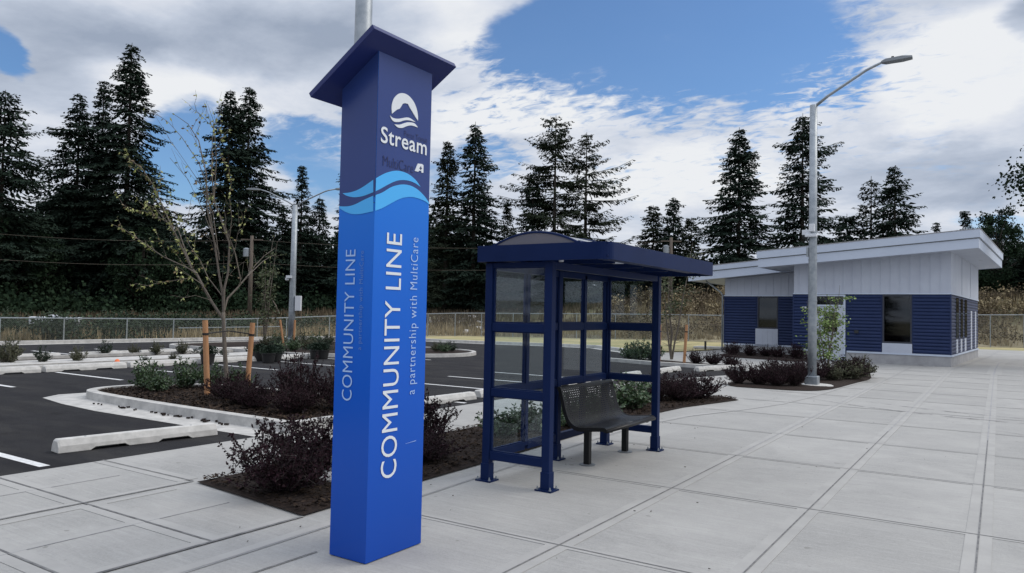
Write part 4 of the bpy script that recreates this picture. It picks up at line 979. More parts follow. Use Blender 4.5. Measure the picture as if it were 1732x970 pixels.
# near island
for k_, x, y, s_, lb in (('laurel0', -12.95, 7.75, (.74, .74, .9), 'green shrub at the rounded left end of the near island'), ('laurel1', -12.42, 7.62, (.74, .74, .68), 'green shrub second from the left end of the near island'), ('laurel0', -12.5, 8.25, (.74, .74, .9), 'green shrub just left of the left wooden stake'),
    ('laurel1', -12.3, 8.6, (.7, .7, .85), 'green shrub touching the left wooden stake'), ('laurel1', -11.9, 8.95, (.66, .66, .75), 'green shrub between the two stakes by the young trunk'), ('barberry2', -10.6, 7.75, (.8, .8, .78), 'dark purple shrub right of the young tree trunk'),
    ('barberry0', -9.9, 7.5, (.8, .8, .8), 'dark purple shrub below the right wooden stake'), ('barberry1', -9.35, 7.3, (.7, .7, .62), 'low dark purple shrub between the stake and the big clump'), ('barberry0', -8.95, 7.8, (.92, .92, 1.4), 'tallest dark purple shrub in the near island'),
    ('barberry2', -8.5, 7.3, (.78, .78, .85), 'dark purple shrub at the sidewalk end of the near island'), ('barberry1', -8.3, 8.1, (.95, .95, 1.05), 'dark purple shrub against the left edge of the sign pillar')):
    put_shrub(k_, x, y, .11, s_, lb, 'shrubs in the near island')
random.seed(5)
# median shrubs
for i, (px, py, w, lb) in enumerate(((12, 617, 34, 'olive shrub leftmost in the median'), (71, 616, 22, 'olive shrub second from the left in the median'), (131, 614, 20, 'dark little shrub third from the left in the median'), (177, 603, 20, 'grey-green shrub in the back median strip, third mound from the left'),
    (226, 602, 15, 'small dark shrub in the back median strip beside the grey round one'), (264, 601, 18, 'round grey shrub in the back median strip'), (308, 600, 18, 'green shrub in the back median strip left of the stakes'), (246, 612, 9, 'tiny sprig in the front median strip near the orange marker'), (293, 611, 13, 'tiny green plant in the front median strip'), (378, 604, 14, 'small plant in the median seen between the two stakes'))):
    x, y = at(px, py); w_m = w*math.hypot(x, y)/1260*.95
    put_shrub(('olive0', 'sparse0')[i % 2] if i != 5 else 'olive0', x, y, .02, (w_m/.68, w_m/.68, w_m/.68*(1.45 if i < 7 else 1.2)), lb, 'shrubs along the parking median')
for i, (px, py, w) in enumerate(((452, 590, 24), (470, 587, 26), (468, 597, 26), (498, 590, 24), (497, 598, 26), (515, 587, 26), (520, 596, 28), (533, 588, 26), (548, 592, 26), (557, 586, 22), (470, 602, 24), (535, 597, 22), (738, 599, 20), (750, 600, 22), (763, 599, 22))):
    x, y = at(px, py); w_m = w*math.hypot(x, y)/1260
    put_shrub(('olive0', 'laurel1', 'sparse0')[i % 3], x, y, .10, w_m/.72, 'green shrub crowded with others in the far planted island' if i < 12 else 'green shrub in the kerbed tip of the far island right of the pillar', 'crowded shrubs round the distant light pole' if i < 12 else 'shrubs at the tip of the far island')
# nursery pots
def make_pot():
    t = thing('potted_shrub', 'x', 'potted plant'); m = MB(); m.lathe([(.16, 0), (.17, .01), (.21, .27), (.225, .28), (.225, .31), (.20, .31), (.195, .27), (.0, .27)], n=18); m.build('pot', 'pot', t, smooth=False)
    random.seed(77); lf = MB()
    for _ in range(900):
        a = random.random()*6.3; r = abs(random.gauss(0, .17)); p = (cos(a)*r, sin(a)*r, .30+random.random()*.26*(1-r)); leafq(lf, p, (cos(a)*.6, sin(a)*.6, random.uniform(-.2, 1)), random.uniform(.04, .07), .016)
    lf.build('foliage', 'laurel_dark', t); return t
pot = make_pot(); first = True
for px, py, lb in ((351, 616.5, 'single potted plant in a black pot behind the left stake'), (437, 611, 'black potted shrub left in the cluster right of the stakes'), (454, 614.5, 'black potted shrub in front in the cluster right of the stakes'), (466, 612.5, 'black potted shrub right in the cluster right of the stakes'), (534, 607.5, 'black potted shrub left of the pair by the pillar edge'), (546, 607.5, 'black potted shrub right of the pair by the pillar edge')):
    o = pot if first else dup(pot); first = False; x, y = at(px, py); place(o, (x, y, .004), random.random()*6, .92, lb, 'black nursery pots on the asphalt')
m = MB(); m.lathe([(.09, 0), (.07, .06), (.04, .12), (0, .13)], n=12); o = tag(m.build('marker_cap', 'orange', smooth=True), 'small orange plastic marker on the median', 'marker'); o.location = (*at(198, 617), .02)

# ------------------------------------------------------------------ young staked trees
ty = 8.65; TX, TY = -11.87, 8.65
TD = math.hypot(TX, TY); TN = np.array([TX, TY, 0])/TD      # away from the eye
yt = thing('young_tree', 'young staked tree with spreading bare twigs and sparse yellow-green leaves', 'tree', (TX, TY, .1))
def tp_(px, py, dep=0.): p = hit(px, py, (TX+TN[0]*dep, TY+TN[1]*dep, 0), TN); return p-np.array([TX, TY, .1])
BR = [([(378, 541), (356, 508), (332, 463), (324, 454), (295, 393), (278, 356), (260, 315), (240, 285), (217, 268)], .028, .9, .5),
      ([(332, 463), (318, 454), (275, 434), (238, 408), (210, 388), (188, 379)], .015, .9, .2), ([(324, 454), (301, 388), (275, 372), (245, 358), (212, 353)], .012, .8, .9),
      ([(356, 505), (340, 480), (325, 470), (300, 474), (262, 480), (230, 489)], .012, .6, -.4),
      ([(378, 535), (377, 500), (371, 468), (363, 412), (350, 353), (349, 295), (336, 238), (318, 210), (295, 194)], .026, .25, .2),
      ([(378, 535), (379, 490), (386, 460), (388, 412), (375, 375), (362, 342), (358, 290), (359, 238), (362, 205)], .026, .25, -.2),
      ([(378, 530), (385, 505), (402, 487), (418, 468), (431, 450), (447, 433), (466, 420)], .022, .15, .6), ([(418, 468), (445, 442), (462, 432)], .01, .15, .7),
      ([(407, 474), (398, 430), (388, 402), (380, 380), (370, 359), (355, 330)], .013, .35, -.5), ([(388, 402), (392, 370), (388, 330), (392, 300), (372, 260)], .01, .4, -.6),
      ([(363, 412), (350, 316), (336, 275), (307, 232), (285, 207), (266, 194)], .011, .3, .5), ([(371, 440), (360, 360), (336, 307), (310, 269), (284, 232)], .01, .05, .1), ([(371, 430), (345, 360), (318, 304), (287, 267)], .009, .05, -.3),
      ([(362, 342), (366, 270), (362, 215), (353, 209), (340, 195), (330, 186)], .009, .35, -.1), ([(349, 295), (340, 260), (322, 220)], .007, .3, .4), ([(358, 290), (366, 250), (374, 235), (370, 215)], .007, .4, -.4),
      ([(375, 500), (352, 470), (338, 440), (320, 415), (308, 385)], .011, .5, .6), ([(295, 393), (318, 370), (322, 345)], .008, .7, .5), ([(295, 393), (280, 372), (262, 352), (248, 345)], .008, .9, .3),
      ([(386, 450), (398, 420), (402, 395), (412, 370), (416, 350)], .009, .35, -.5), ([(356, 508), (330, 500), (308, 505)], .006, .2, -.5)]
wood = MB(); lv = MB(); random.seed(12)
wood.tube([tp_(383, 672), tp_(383, 640), tp_(380, 590), tp_(378, 541), tp_(378, 528)], [.048, .042, .037, .033, .028], 10)
def grow(P3, r, leaf, n_sub, lvl=0):
    n = len(P3); wood.tube(P3, [max(.003, r*(1-.85*i/(n-1))) for i in range(n)], 6 if lvl == 0 else 4, cap=False)
    for i in range(1, n-1):
        for _ in range(n_sub):
            if random.random() < .75:
                d = P3[i+1]-P3[i-1]; d /= np.linalg.norm(d); q = d*.8+np.array([random.gauss(0, .55), random.gauss(0, .55), random.uniform(-.1, .6)]); q /= np.linalg.norm(q); l = random.uniform(.2, .62)*(1 if lvl == 0 else .5)
                S = [P3[i]+(P3[i+1]-P3[i])*random.random()]; 
                for k_ in range(3): S.append(S[-1]+q*l/3+np.array([random.gauss(0, .02), random.gauss(0, .02), random.gauss(.01, .02)]))
                wood.tube(S, [.0045, .0035, .0025, .0018], 3, cap=False)
                if lvl == 0: twl.append((S, leaf*.75))
    twl.append((P3[max(1, n-4):] if leaf < .6 else P3[2:], leaf))
twl = []
for pts, r, leaf, dep in BR:
    n = len(pts); P3 = [tp_(*p, dep=dep*(i/(n-1)) if i else 0) for i, p in enumerate(pts)]
    grow(P3, r, leaf, 2)
for S, leaf in twl:
    for i in range(len(S)-1):
        seg = np.linalg.norm(S[i+1]-S[i])
        for _ in range(int(seg*50*leaf*random.uniform(.5, 1.3))):
            p = S[i]+(S[i+1]-S[i])*random.random(); a = S[i+1]-S[i]; a = a/np.linalg.norm(a)
            d = a*.35+np.array([random.gauss(0, .45), random.gauss(0, .45), random.uniform(-1.1, .1)]); leafq(lv, p, d, random.uniform(.05, .095), random.uniform(.013, .021), 1 if random.random() < .22 else 0)
wood.build('trunk', 'bark', yt, smooth=True); lv.build('leaves', ['young_leaf', 'young_leaf_brown'], yt)
def stake(x, y, h, lean, label, r=.048, z=.1, group='stakes beside young trees', tie=True):
    t = thing('wooden_stake', label, 'stake', (x, y, z), 0, group); m = MB(); m.tube([(0, 0, -.05), (lean[0], lean[1], h)], [r, r*.95], 12); m.build('stake', 'stake', t, smooth=False)
    if tie: m = MB(); m.tube([(lean[0]*.82, lean[1]*.82, h*.80), (lean[0]*.83, lean[1]*.83, h*.83)], r*1.13, 12); m.build('tie_strap', 'strap', t)
    return t
s1 = at(353, 675); s2 = at(412, 667)
stake(-11.40, 7.93, 1.27, (-.05, -.06), 'round orange-brown stake left of the young tree trunk in the near island')
stake(-11.75, 9.0, 1.22, (.04, .05), 'round orange-brown stake right of the young tree trunk in the near island')
w = MB(); w.tube([(-11.44, 7.88, 1.14), (-11.84, 8.63, 1.17), (-11.72, 9.04, 1.11)], .012, 5); tag(w.build('tie_cord', 'strap'), 'dark cord tying the young trunk to its two stakes', 'cord')
def slim_tree(loc, h, Rr, seed, label, m_, nleaf, bare=.35, lsize=.06, stems=5, trunk='bark', lay=False, wsp=.2):
    random.seed(seed); t = thing('slender_tree', label, 'tree', loc); wd = MB(); lf = MB()
    for s_ in range(stems):
        a = s_*2*pi/stems+random.random(); P = []; n = 8; rr = Rr*random.uniform(.25, .7)
        for i in range(n): u = i/(n-1); P.append(np.array([cos(a)*rr*u+.02*random.gauss(0, 1), sin(a)*rr*u+.02*random.gauss(0, 1), h*random.uniform(.96, 1)*u*(1 if s_ == 0 else .8)]))
        wd.tube(P, [.022*h/2.4*(1-.85*i/(n-1)) for i in range(n)], 5, cap=False)
        for i in range(2, n):
            for _ in range(3):
                d = np.array([random.gauss(0, 1), random.gauss(0, 1), random.uniform(.0, .6)]); d /= np.linalg.norm(d); l = Rr*random.uniform(.3, .8)*(1.1-.5*i/n); S = [P[i-1], P[i-1]+d*l*.5, P[i-1]+d*l]
                wd.tube(S, [.007, .005, .003], 3, cap=False)
                if i/n > bare:
                    for _ in range(nleaf):
                        c = S[1]+(S[2]-S[1])*random.uniform(-.3, 1.1)+np.array([random.gauss(0, wsp*.5), random.gauss(0, wsp*.5), random.gauss(0, .04 if lay else .1)])
                        leafq(lf, c, (random.gauss(0, 1), random.gauss(0, 1), random.gauss(-.3, .3)), lsize*random.uniform(.7, 1.3), lsize*.32)
    wd.build('trunk', trunk, t, smooth=True); lf.build('leaves', m_, t); return t
slim_tree((*at(1399, 643), .04), 2.55, .80, 41, 'slender multi-stem tree with layered lime-green leaves before the building door', 'maple_leaf', 26, .3, .07, 5, 'bark', True)
slim_tree((*at(1136, 610), .04), 4.3, 1.35, 43, 'thin young tree with olive leaves between two stakes at the lot end', 'broad_olive', 17, .42, .10, 4)
x, y = at(1115, 612); stake(x, y, 1.28, (0, .02), 'stake left of the thin young tree at the lot end', .05, .02)
x, y = at(1157, 615); stake(x, y, 1.30, (.05, .08), 'leaning stake right of the thin young tree at the lot end', .05, .02)
slim_tree((-24.6, 19.6, .1), 4.2, .8, 44, 'small staked tree with yellowing leaves beside the distant light pole', 'broad_olive', 16, .25, .11, 4)
for px, lb, le in ((480, 'leaning stake left of the distant light pole', -.25), (496, 'stake right behind the distant light pole', .05)):
    x, y = at(px, 590); stake(x, y, 1.05, (le*.5, le*.5), lb, .045, .1, tie=False)

# ------------------------------------------------------------------ fence
FP = [(-36, 3), (-34.7, 14.3), (-34.2, 16.6), (-33.3, 18.9), (-33.0, 21), (-33.2, 24), (-33.3, 28), (-33.1, 31), (-31.4, 38), (-29.5, 41.4), (-24, 44.8), (-19.4, 47.3), (-15, 48.2), (-8, 53.5), (1.4, 60.3), (12, 68), (20, 73)]
TT = [(-400, 536), (0, 538), (275, 540), (340, 541), (441, 539.5), (566, 535), (780, 530), (1050, 531.5), (1220, 534), (1732, 533), (2500, 535)]
fence = thing('chain_link_fence', 'long galvanized chain link fence along the far side of the lot', 'fence', (0, 0, 0))
pts = []
acc = 0
for a, b_ in zip(FP, FP[1:]):
    a, b_ = np.array(a), np.array(b_); L_ = np.linalg.norm(b_-a); n = max(1, int(round(L_/2.5)))
    for i in range(n): pts.append(a+(b_-a)*i/n)
pts.append(np.array(FP[-1]))
tops = []
for p in pts:
    px = bearing_px(*p) or -400; py = lerp(px, TT)
    d = ray(px, py); d = d/math.hypot(d[0], d[1]); z = H+d[2]*np.linalg.norm(p); tops.append(min(2.3, max(.95, z)))
v = []; f_ = []; uv = []; s_ = 0; top = MB(); top.tube([(p[0], p[1], z) for p, z in zip(pts, tops)], .03, 5); top.build('top_rail', 'galv', fence)
for i, (p, z) in enumerate(zip(pts, tops)):
    MB().tube([(p[0], p[1], -.1), (p[0], p[1], z+.04)], .032, 6).build('fence_post', 'galv', fence)
    if i: s_ += np.linalg.norm(p-pts[i-1])
    v += [(p[0], p[1], -.04), (p[0], p[1], z)]; uv += [(s_, 0), (s_, z)]
m = MB(); m.add(v, [(2*i, 2*i+2, 2*i+3, 2*i+1) for i in range(len(pts)-1)]); m.build('wire_mesh', 'chainlink', fence, uv=uv)
m = MB(); m.tube([(-33.35, 21.5, .55), (-33.3, 27.6, .6)], .025, 5); m.build('mid_rail', 'galv', fence)

# ------------------------------------------------------------------ big trees
def conifer(seed, h, Rr, openn=.05, irr=.3, low=.06, droop=.35, step=.42, mat_='needle', name='conifer', label='x', shape=.8, asym=None, tw=1., topflat=0):
    rn = random.Random(seed); t = thing(name, label, 'tree'); wd = MB(); lf = []
    wd.tube([(0, 0, -.5), (.02, 0, h*.3), (0, .03, h*.65), (0, 0, h)], [.013*h+.06, .010*h+.03, .006*h, .02], 8)
    z = h*low
    while z < h*.985:
        tt = (h-z)/h; base = Rr*min(1, (tt/.72))**shape if tt < .72 else Rr*(1-.25*(tt-.72)/.28)
        base = max(base, Rr*topflat*min(1, tt*12))
        lvl = rn.uniform(1-irr, 1+irr*.5)
        for _ in range(rn.choice((8, 9, 10)) if openn < .12 else rn.choice((6, 7, 8))):
            if rn.random() < openn: continue
            a = rn.random()*2*pi; L_ = max(.25, base*lvl*rn.uniform(.6, 1.12))
            if asym: L_ *= 1+asym[1]*max(0, cos(a-asym[0]))**2
            zz = z+rn.uniform(-.25, .25); c, s_ = cos(a), sin(a); up = .28 if tt < .25 else .05
            def bp(u): return np.array([c*L_*u, s_*L_*u, zz+L_*(up*u-droop*u**1.6+.16*u**4)])
            P = [bp(u) for u in (0, .35, .7, 1)]
            # thin wood
            for i in range(3):
                p, q = P[i], P[i+1]; w_ = .035*(1-i*.25)*(L_/2.5)**.5
                lf.append((p+[0, 0, w_], p-[0, 0, w_], q-[0, 0, w_*.6], q+[0, 0, w_*.6]))
            n = max(2, int(L_/.24))
            for k_ in range(n):
                u = .12+.9*(k_+rn.random())/n; u = min(u, 1.02); p = bp(u); l = (.36+.42*(1-u)*min(2.2, L_*.6))*tw
                for sd in (-1, 1):
                    dx = np.array([c*.75-s_*sd*.8, s_*.75+c*sd*.8, -.28+rn.gauss(0, .22)]); dx /= np.linalg.norm(dx)
                    for j in range(3):
                        q = p+dx*l*j*.32; dd = dx+np.array([rn.gauss(0, .35), rn.gauss(0, .35), rn.uniform(-.55, .15)]); dd /= np.linalg.norm(dd); ll = l*rn.uniform(.42, .62)
                        nn = np.cross(dd, np.array([rn.gauss(0, .5), rn.gauss(0, .5), 1.])); nn /= np.linalg.norm(nn)+1e-9; w_ = rn.uniform(.055, .105)*tw
                        lf.append((q-nn*w_, q+dd*ll*.6-nn*w_*.8, q+dd*ll, q+dd*ll*.4+nn*w_))
        if openn < .12:      # short inner sprays that close the crown round the stem
            for _ in range(26):
                a = rn.random()*2*pi; r_ = base*rn.uniform(.05, .62); q = np.array([cos(a)*r_, sin(a)*r_, z+rn.uniform(-.3, .3)-r_*.25]); dd = np.array([cos(a)+rn.gauss(0, .5), sin(a)+rn.gauss(0, .5), rn.uniform(-1.0, .1)]); dd /= np.linalg.norm(dd)
                nn = np.cross(dd, np.array([rn.gauss(0, .6), rn.gauss(0, .6), 1.])); nn /= np.linalg.norm(nn)+1e-9; ll = rn.uniform(.4, .75)*min(1, .35+base*.4); w_ = ll*.24
                lf.append((q-nn*w_, q+dd*ll*.6-nn*w_*.8, q+dd*ll, q+dd*ll*.4+nn*w_))
        z += step*rn.uniform(.75, 1.25)*(.7 if tt < .2 else 1)
    wd.build('trunk', 'bark_dark', t, smooth=True)
    V = np.array(lf).reshape(-1, 3); me = bpy.data.meshes.new('crown'); n = len(lf)
    me.vertices.add(4*n); me.vertices.foreach_set('co', V.ravel()); me.loops.add(4*n); me.loops.foreach_set('vertex_index', np.arange(4*n, dtype=np.int32))
    me.polygons.add(n); me.polygons.foreach_set('loop_start', np.arange(0, 4*n, 4, dtype=np.int32)); me.update(calc_edges=True); me.materials.append(M[mat_])
    o = bpy.data.objects.new('crown', me); COL.objects.link(o); o.parent = t; return t
def leafmesh(lf, name, m_, parent=None):
    V = np.array(lf).reshape(-1, 3); me = bpy.data.meshes.new(name); n = len(lf)
    me.vertices.add(4*n); me.vertices.foreach_set('co', V.ravel()); me.loops.add(4*n); me.loops.foreach_set('vertex_index', np.arange(4*n, dtype=np.int32))
    me.polygons.add(n); me.polygons.foreach_set('loop_start', np.arange(0, 4*n, 4, dtype=np.int32)); me.update(calc_edges=True); me.materials.append(M[m_])
    o = bpy.data.objects.new(name, me); COL.objects.link(o); o.parent = parent; return o
def cloud(rs, C, r, n, size):      # n leaf quads round the centres C
    C = np.asarray(C); k_ = rs.randint(0, len(C), n); P = C[k_]+rs.normal(0, 1, (n, 3))*np.asarray(r)[k_][:, None]*np.array([.5, .5, .42])
    D = rs.normal(0, 1, (n, 3)); D[:, 2] -= .4; D /= np.linalg.norm(D, axis=1)[:, None]; S = np.cross(D, rs.normal(0, 1, (n, 3))); S /= np.linalg.norm(S, axis=1)[:, None]
    l = size*rs.uniform(.6, 1.4, n)[:, None]; w_ = l*.38
    return np.stack([P, P+D*l*.5+S*w_, P+D*l, P+D*l*.5-S*w_], 1)
def broadtree(seed, h, Rr, n=9000, m_='broad', label='x', size=.26, clumps=46, low=.1):
    rs = np.random.RandomState(seed); t = thing('broadleaf_tree', label, 'tree'); wd = MB(); wd.tube([(0, 0, -.5), (.1, 0, h*.3), (0, .1, h*.75)], [.2, .15, .05], 8)
    C = []; rr = []
    for _ in range(clumps):
        a = rs.uniform(0, 2*pi); u = rs.uniform(-1, 1); q = rs.uniform(.45, 1)**.6
        c = np.array([cos(a)*Rr*q*math.sqrt(1-u*u), sin(a)*Rr*q*math.sqrt(1-u*u), h*(low+(1-low)*(.5+.5*u*q))-.4]); C.append(c); rr.append(rs.uniform(.55, 1.15)*Rr*.3)
        wd.tube([(0, 0, c[2]*.55), (c[0]*.5, c[1]*.5, c[2]*.8), c], [.07, .04, .015], 4, cap=False)
    wd.build('trunk', 'bark_dark', t); leafmesh(cloud(rs, C, rr, n, size), 'crown', m_, t); return t
def stand(o, px, D, s_=1., rz=0, sink=.0, label=None, group=None):
    p = far(px, 500, D); z = gz(p[0], p[1]); return place(o, (p[0], p[1], z-sink), rz, s_, label, group)
def hgt(px, py, D): p = far(px, py, D); return p[2]-gz(p[0], p[1])
PR = [  # column, row of the tip, distance, half width (px), open, irregular, low, droop, shape, material, label, asym
 (-6, 150, 66, 88, .11, .45, .2, .30, .6, 'needle', 'open ragged fir at the left edge of the photo', None),
 (122, 158, 74, 76, .04, .42, .05, .38, .8, 'needle', 'dark fir left of the tallest one, with a ragged left side', (R(200), .5)),
 (162, 135, 76, 48, .05, .35, .05, .35, .75, 'needle', 'narrow dark fir squeezed just left of the tallest fir', None),
 (207, 70, 72, 86, .02, .34, .04, .46, .72, 'needle', 'tallest dark fir of the left group, rising highest in the photo', None),
 (378, 151, 74, 74, .02, .34, .04, .40, .72, 'needle', 'left twin of the two dense firs behind the staked young tree', None),
 (411, 146, 76, 76, .03, .40, .04, .40, .7, 'needle', 'right twin of the two dense firs behind the staked young tree', None),
 (505, 281, 78, 42, .08, .3, .05, .3, .9, 'needle', 'slim pointed fir between the distant light pole and the pillar', None),
 (474, 350, 80, 30, .08, .3, .05, .3, .8, 'needle', 'small fir just left of the distant light pole', None),
 (536, 330, 80, 38, .06, .3, .05, .3, .8, 'needle', 'short fir right of the distant light pole', None),
 (590, 240, 75, 42, .08, .4, .05, .35, .8, 'needle', 'fir mostly hidden behind the sign pillar with tips showing on its left', None),
 (752, 238, 72, 54, .11, .4, .1, .25, .7, 'needle_warm', 'thin spire-topped fir just right of the sign pillar', None),
 (798, 206, 72, 72, .04, .34, .05, .40, .75, 'needle', 'dense tall fir between the sign pillar and the shelter', None),
 (855, 343, 76, 24, .05, .25, .05, .3, .8, 'needle_warm', 'small pointed fir just left of the shelter roof', None),
 (898, 290, 70, 42, .03, .3, .05, .35, .6, 'needle', 'dense narrow fir left of the flat-topped one above the shelter', None),
 (935, 196, 70, 74, .13, .5, .1, .12, .5, 'needle_warm', 'tall open fir with a flat double top above the shelter roof', (R(150), .5)),
 (988, 224, 70, 84, .13, .5, .08, .10, .78, 'needle_warm', 'fir with long level limbs reaching right above the shelter roof', (R(40), .55)),
 (1103, 347, 78, 38, .06, .3, .05, .2, .5, 'needle_warm', 'small round-topped fir right of the shelter roof', None),
 (1138, 334, 76, 42, .06, .3, .05, .3, .6, 'needle', 'short dark fir behind the right utility pole', None),
 (1168, 368, 74, 30, .1, .4, .05, .3, .5, 'needle_warm', 'short loose fir left of the big cone-shaped fir', None),
 (1248, 216, 70, 82, .03, .22, .03, .32, .82, 'needle', 'broad dense cone-shaped fir above the left part of the building', None),
 (1356, 192, 72, 70, .10, .48, .08, .28, .6, 'needle', 'tall ragged fir behind the light pole before the building', (R(30), .4)),
 (1432, 362, 76, 52, .08, .4, .05, .3, .5, 'needle', 'low lumpy fir right of the light pole above the roof', None),
 (1473, 298, 76, 34, .14, .3, .05, .15, .5, 'needle_warm', 'fir left of the pair above the roof centre, with level limbs', None),
 (1513, 282, 74, 72, .03, .25, .03, .32, .85, 'needle', 'right and denser fir of the pair above the roof centre', None),
 (1633, 357, 86, 30, .1, .3, .05, .1, .9, 'needle', 'little fir peeking over the right end of the roof', None),
 (1583, 377, 98, 14, .1, .3, .05, .1, .9, 'needle', 'tiny far fir tip over the middle of the roof', None),
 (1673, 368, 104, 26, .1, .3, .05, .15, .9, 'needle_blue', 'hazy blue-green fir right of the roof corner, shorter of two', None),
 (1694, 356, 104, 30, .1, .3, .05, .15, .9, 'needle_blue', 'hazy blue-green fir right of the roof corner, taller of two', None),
 (1722, 384, 92, 34, .05, .3, .03, .2, .8, 'needle', 'dark fir at the right edge of the photo behind the fence', None)]
protos = []
for i, (px, py, D, hw, op, irr, low, dr_, shp, mt, lb, asy) in enumerate(PR):
    h = hgt(px, py, D); Rr = hw*D/1260*1.12
    t = conifer(100+i, h, Rr, op, irr, low, dr_, .55 if i != 19 else .5, mt, 'fir_tree', lb, shp, asy and (asy[0]+0, asy[1]), 1., .25 if i == 14 else 0)
    stand(t, px, D); tag(t, group='tall firs beyond the fence'); protos.append(t)
# filler firs in the shade of the wood
fill = [conifer(300+k_, (15, 12, 17, 10)[k_], (3.2, 3.0, 3.0, 2.6)[k_], .03, .35, .02, .4, .5, 'needle', 'fir_tree', 'x', .6) for k_ in range(4)]
used = [False]*4; random.seed(21)
TOPS = [(-200, 300), (0, 335), (60, 325), (110, 300), (250, 320), (330, 375), (470, 365), (560, 375), (700, 350), (850, 385), (900, 390), (1080, 425), (1200, 420), (1620, 430), (1640, 415), (1700, 395), (1900, 380)]
for row, (D, dpx) in enumerate(((80, 62), (88, 54), (97, 50))):
    px = -120+row*17
    while px < 1860:
        pj = px+random.uniform(-16, 16); want = hgt(pj, lerp(pj, TOPS)+random.uniform(-12, 45)+(0 if row else 25), D+random.uniform(-2, 2))
        k_ = random.randrange(4); base = (15, 12, 17, 10)[k_]; s_ = max(.3, want/base)
        o = fill[k_] if not used[k_] else dup(fill[k_]); used[k_] = True
        stand(o, pj, D+random.uniform(-2, 2), (max(s_, .75), max(s_, .75), s_), random.random()*6.3, .2, 'dark fir crowded in the shaded rear rows of the wood', 'crowded firs filling the wood'); px += dpx
for i_ in range(13):
    az = R(-58+i_*9.5+random.uniform(-2, 2)); D = 52+random.uniform(-4, 8); o = dup(protos[(3, 11, 19, 4, 5)[i_ % 5]])
    place(o, (-sin(az)*D*1.0, -cos(az)*D, -.1), random.random()*6, random.uniform(.55, .8), 'fir standing behind the viewpoint, seen only as a reflection in the shelter glass', 'firs behind the viewpoint')
bt_ = [broadtree(400+k_, (11, 9, 7)[k_], (3.4, 3.2, 3.0)[k_], 8000, 'broad', 'x') for k_ in range(3)]; used = [False]*3
BLB = {-70: 'broad dark tree outside the left edge', 10: 'broad dark tree at the far left behind the fence', 55: 'dark leafy tree second from the left under the firs', 240: 'dark leafy tree below and right of the tallest fir', 300: 'low dark leafy tree behind the staked young tree', 425: 'low leafy tree behind the left utility pole', 1195: 'low leafy tree beside the left roof end'}
for px, D, hpy in ((-70, 66, 300), (10, 68, 345), (55, 70, 365), (240, 69, 372), (300, 71, 400), (425, 72, 425), (1195, 72, 450)):
    k_ = random.randrange(3); o = bt_[k_] if not used[k_] else dup(bt_[k_]); used[k_] = True; want = hgt(px, hpy, D); s_ = want/(11, 9, 7)[k_]
    stand(o, px, D, (max(.8, s_*.9), max(.8, s_*.9), s_), random.random()*6, .3, BLB[px], 'leafy trees under the firs')
for k_ in range(3):
    if not used[k_]: stand(bt_[k_], (1685, 1640, 600)[k_], 80, .8, 0, .2, ('low leafy tree right of the building corner', 'low leafy tree behind the building corner', 'low leafy tree hidden behind the pillar')[k_], 'leafy trees under the firs')
# tree whose boughs enter at the right edge
et = broadtree(460, 9.6, 2.5, 9000, 'broad', 'x', .12, 26, .52)
q = far(1872, 500, 34); place(et, (q[0], q[1], 0), 0, 1); et['label'] = 'leafy tree at the right edge whose boughs reach into the sky'
# far-off wood reading as one mass
rs = np.random.RandomState(9); C = []; rr = []
for px in range(-260, 2000, 9):
    for D in (104, 112):
        top = hgt(px, lerp(px, TOPS)+38, D)
        for z in np.arange(.5, max(2, top), 2.2): p = far(px+rs.uniform(-4, 4), 500, D+rs.uniform(-3, 3)); C.append((p[0], p[1], gz(p[0], p[1])+z)); rr.append(2.0)
tag(leafmesh(cloud(rs, C, rr, 80000, .62), 'woodland', 'needle'), kind='stuff')
# brush at the foot of the trees and beyond the fence
def scatter(n, pxr, Dr, fn, seed):
    rs = np.random.RandomState(seed); out = []
    for _ in range(n):
        px = rs.uniform(*pxr); r0 = lerp(px, RF); D = r0+rs.uniform(*Dr); p = far(px, 500, D); out.append((p[0], p[1], gz(p[0], p[1]), px))
    return out, rs
def blades(P, rs, h0, h1, w_, lean=.35, per=4):
    lf = []
    for x, y, z, px in P:
        for _ in range(per):
            a = rs.uniform(0, 6.3); h = rs.uniform(h0, h1); ln = rs.uniform(0, lean)*h; b0 = np.array([x+rs.normal(0, .12), y+rs.normal(0, .12), z-.05]); s_ = np.array([-sin(a), cos(a), 0])*w_; tpt = b0+np.array([cos(a)*ln, sin(a)*ln, h])
            lf.append((b0-s_, b0+s_, b0*.4+tpt*.6+s_*.7, tpt))
    return lf
P, rs = scatter(7000, (-150, 1900), (.5, 8), None, 1); tag(leafmesh(blades(P, rs, .3, .75, .03), 'tall_dry_grass', 'dry'), kind='stuff')
P, rs = scatter(6500, (-150, 1900), (5, 24), None, 2); tag(leafmesh(blades(P, rs, .35, .8, .05), 'far_dry_grass', 'dry_brown'), kind='stuff')
P, rs = scatter(260, (1030, 1900), (.8, 9), None, 3); C = [(x, y, z+rs.uniform(.2, .8)) for x, y, z, _ in P]
tag(leafmesh(cloud(rs, C, [.75]*len(C), 26000, .13), 'bramble_bank', 'dry_brown'), kind='stuff')
P, rs = scatter(120, (1030, 1900), (5, 10), None, 13); C = [(x, y, z+rs.uniform(.2, .9)) for x, y, z, _ in P]
tag(leafmesh(cloud(rs, C, [.7]*len(C), 9000, .16), 'bank_weeds', 'dry'), kind='stuff')
C = []; rs = np.random.RandomState(4)
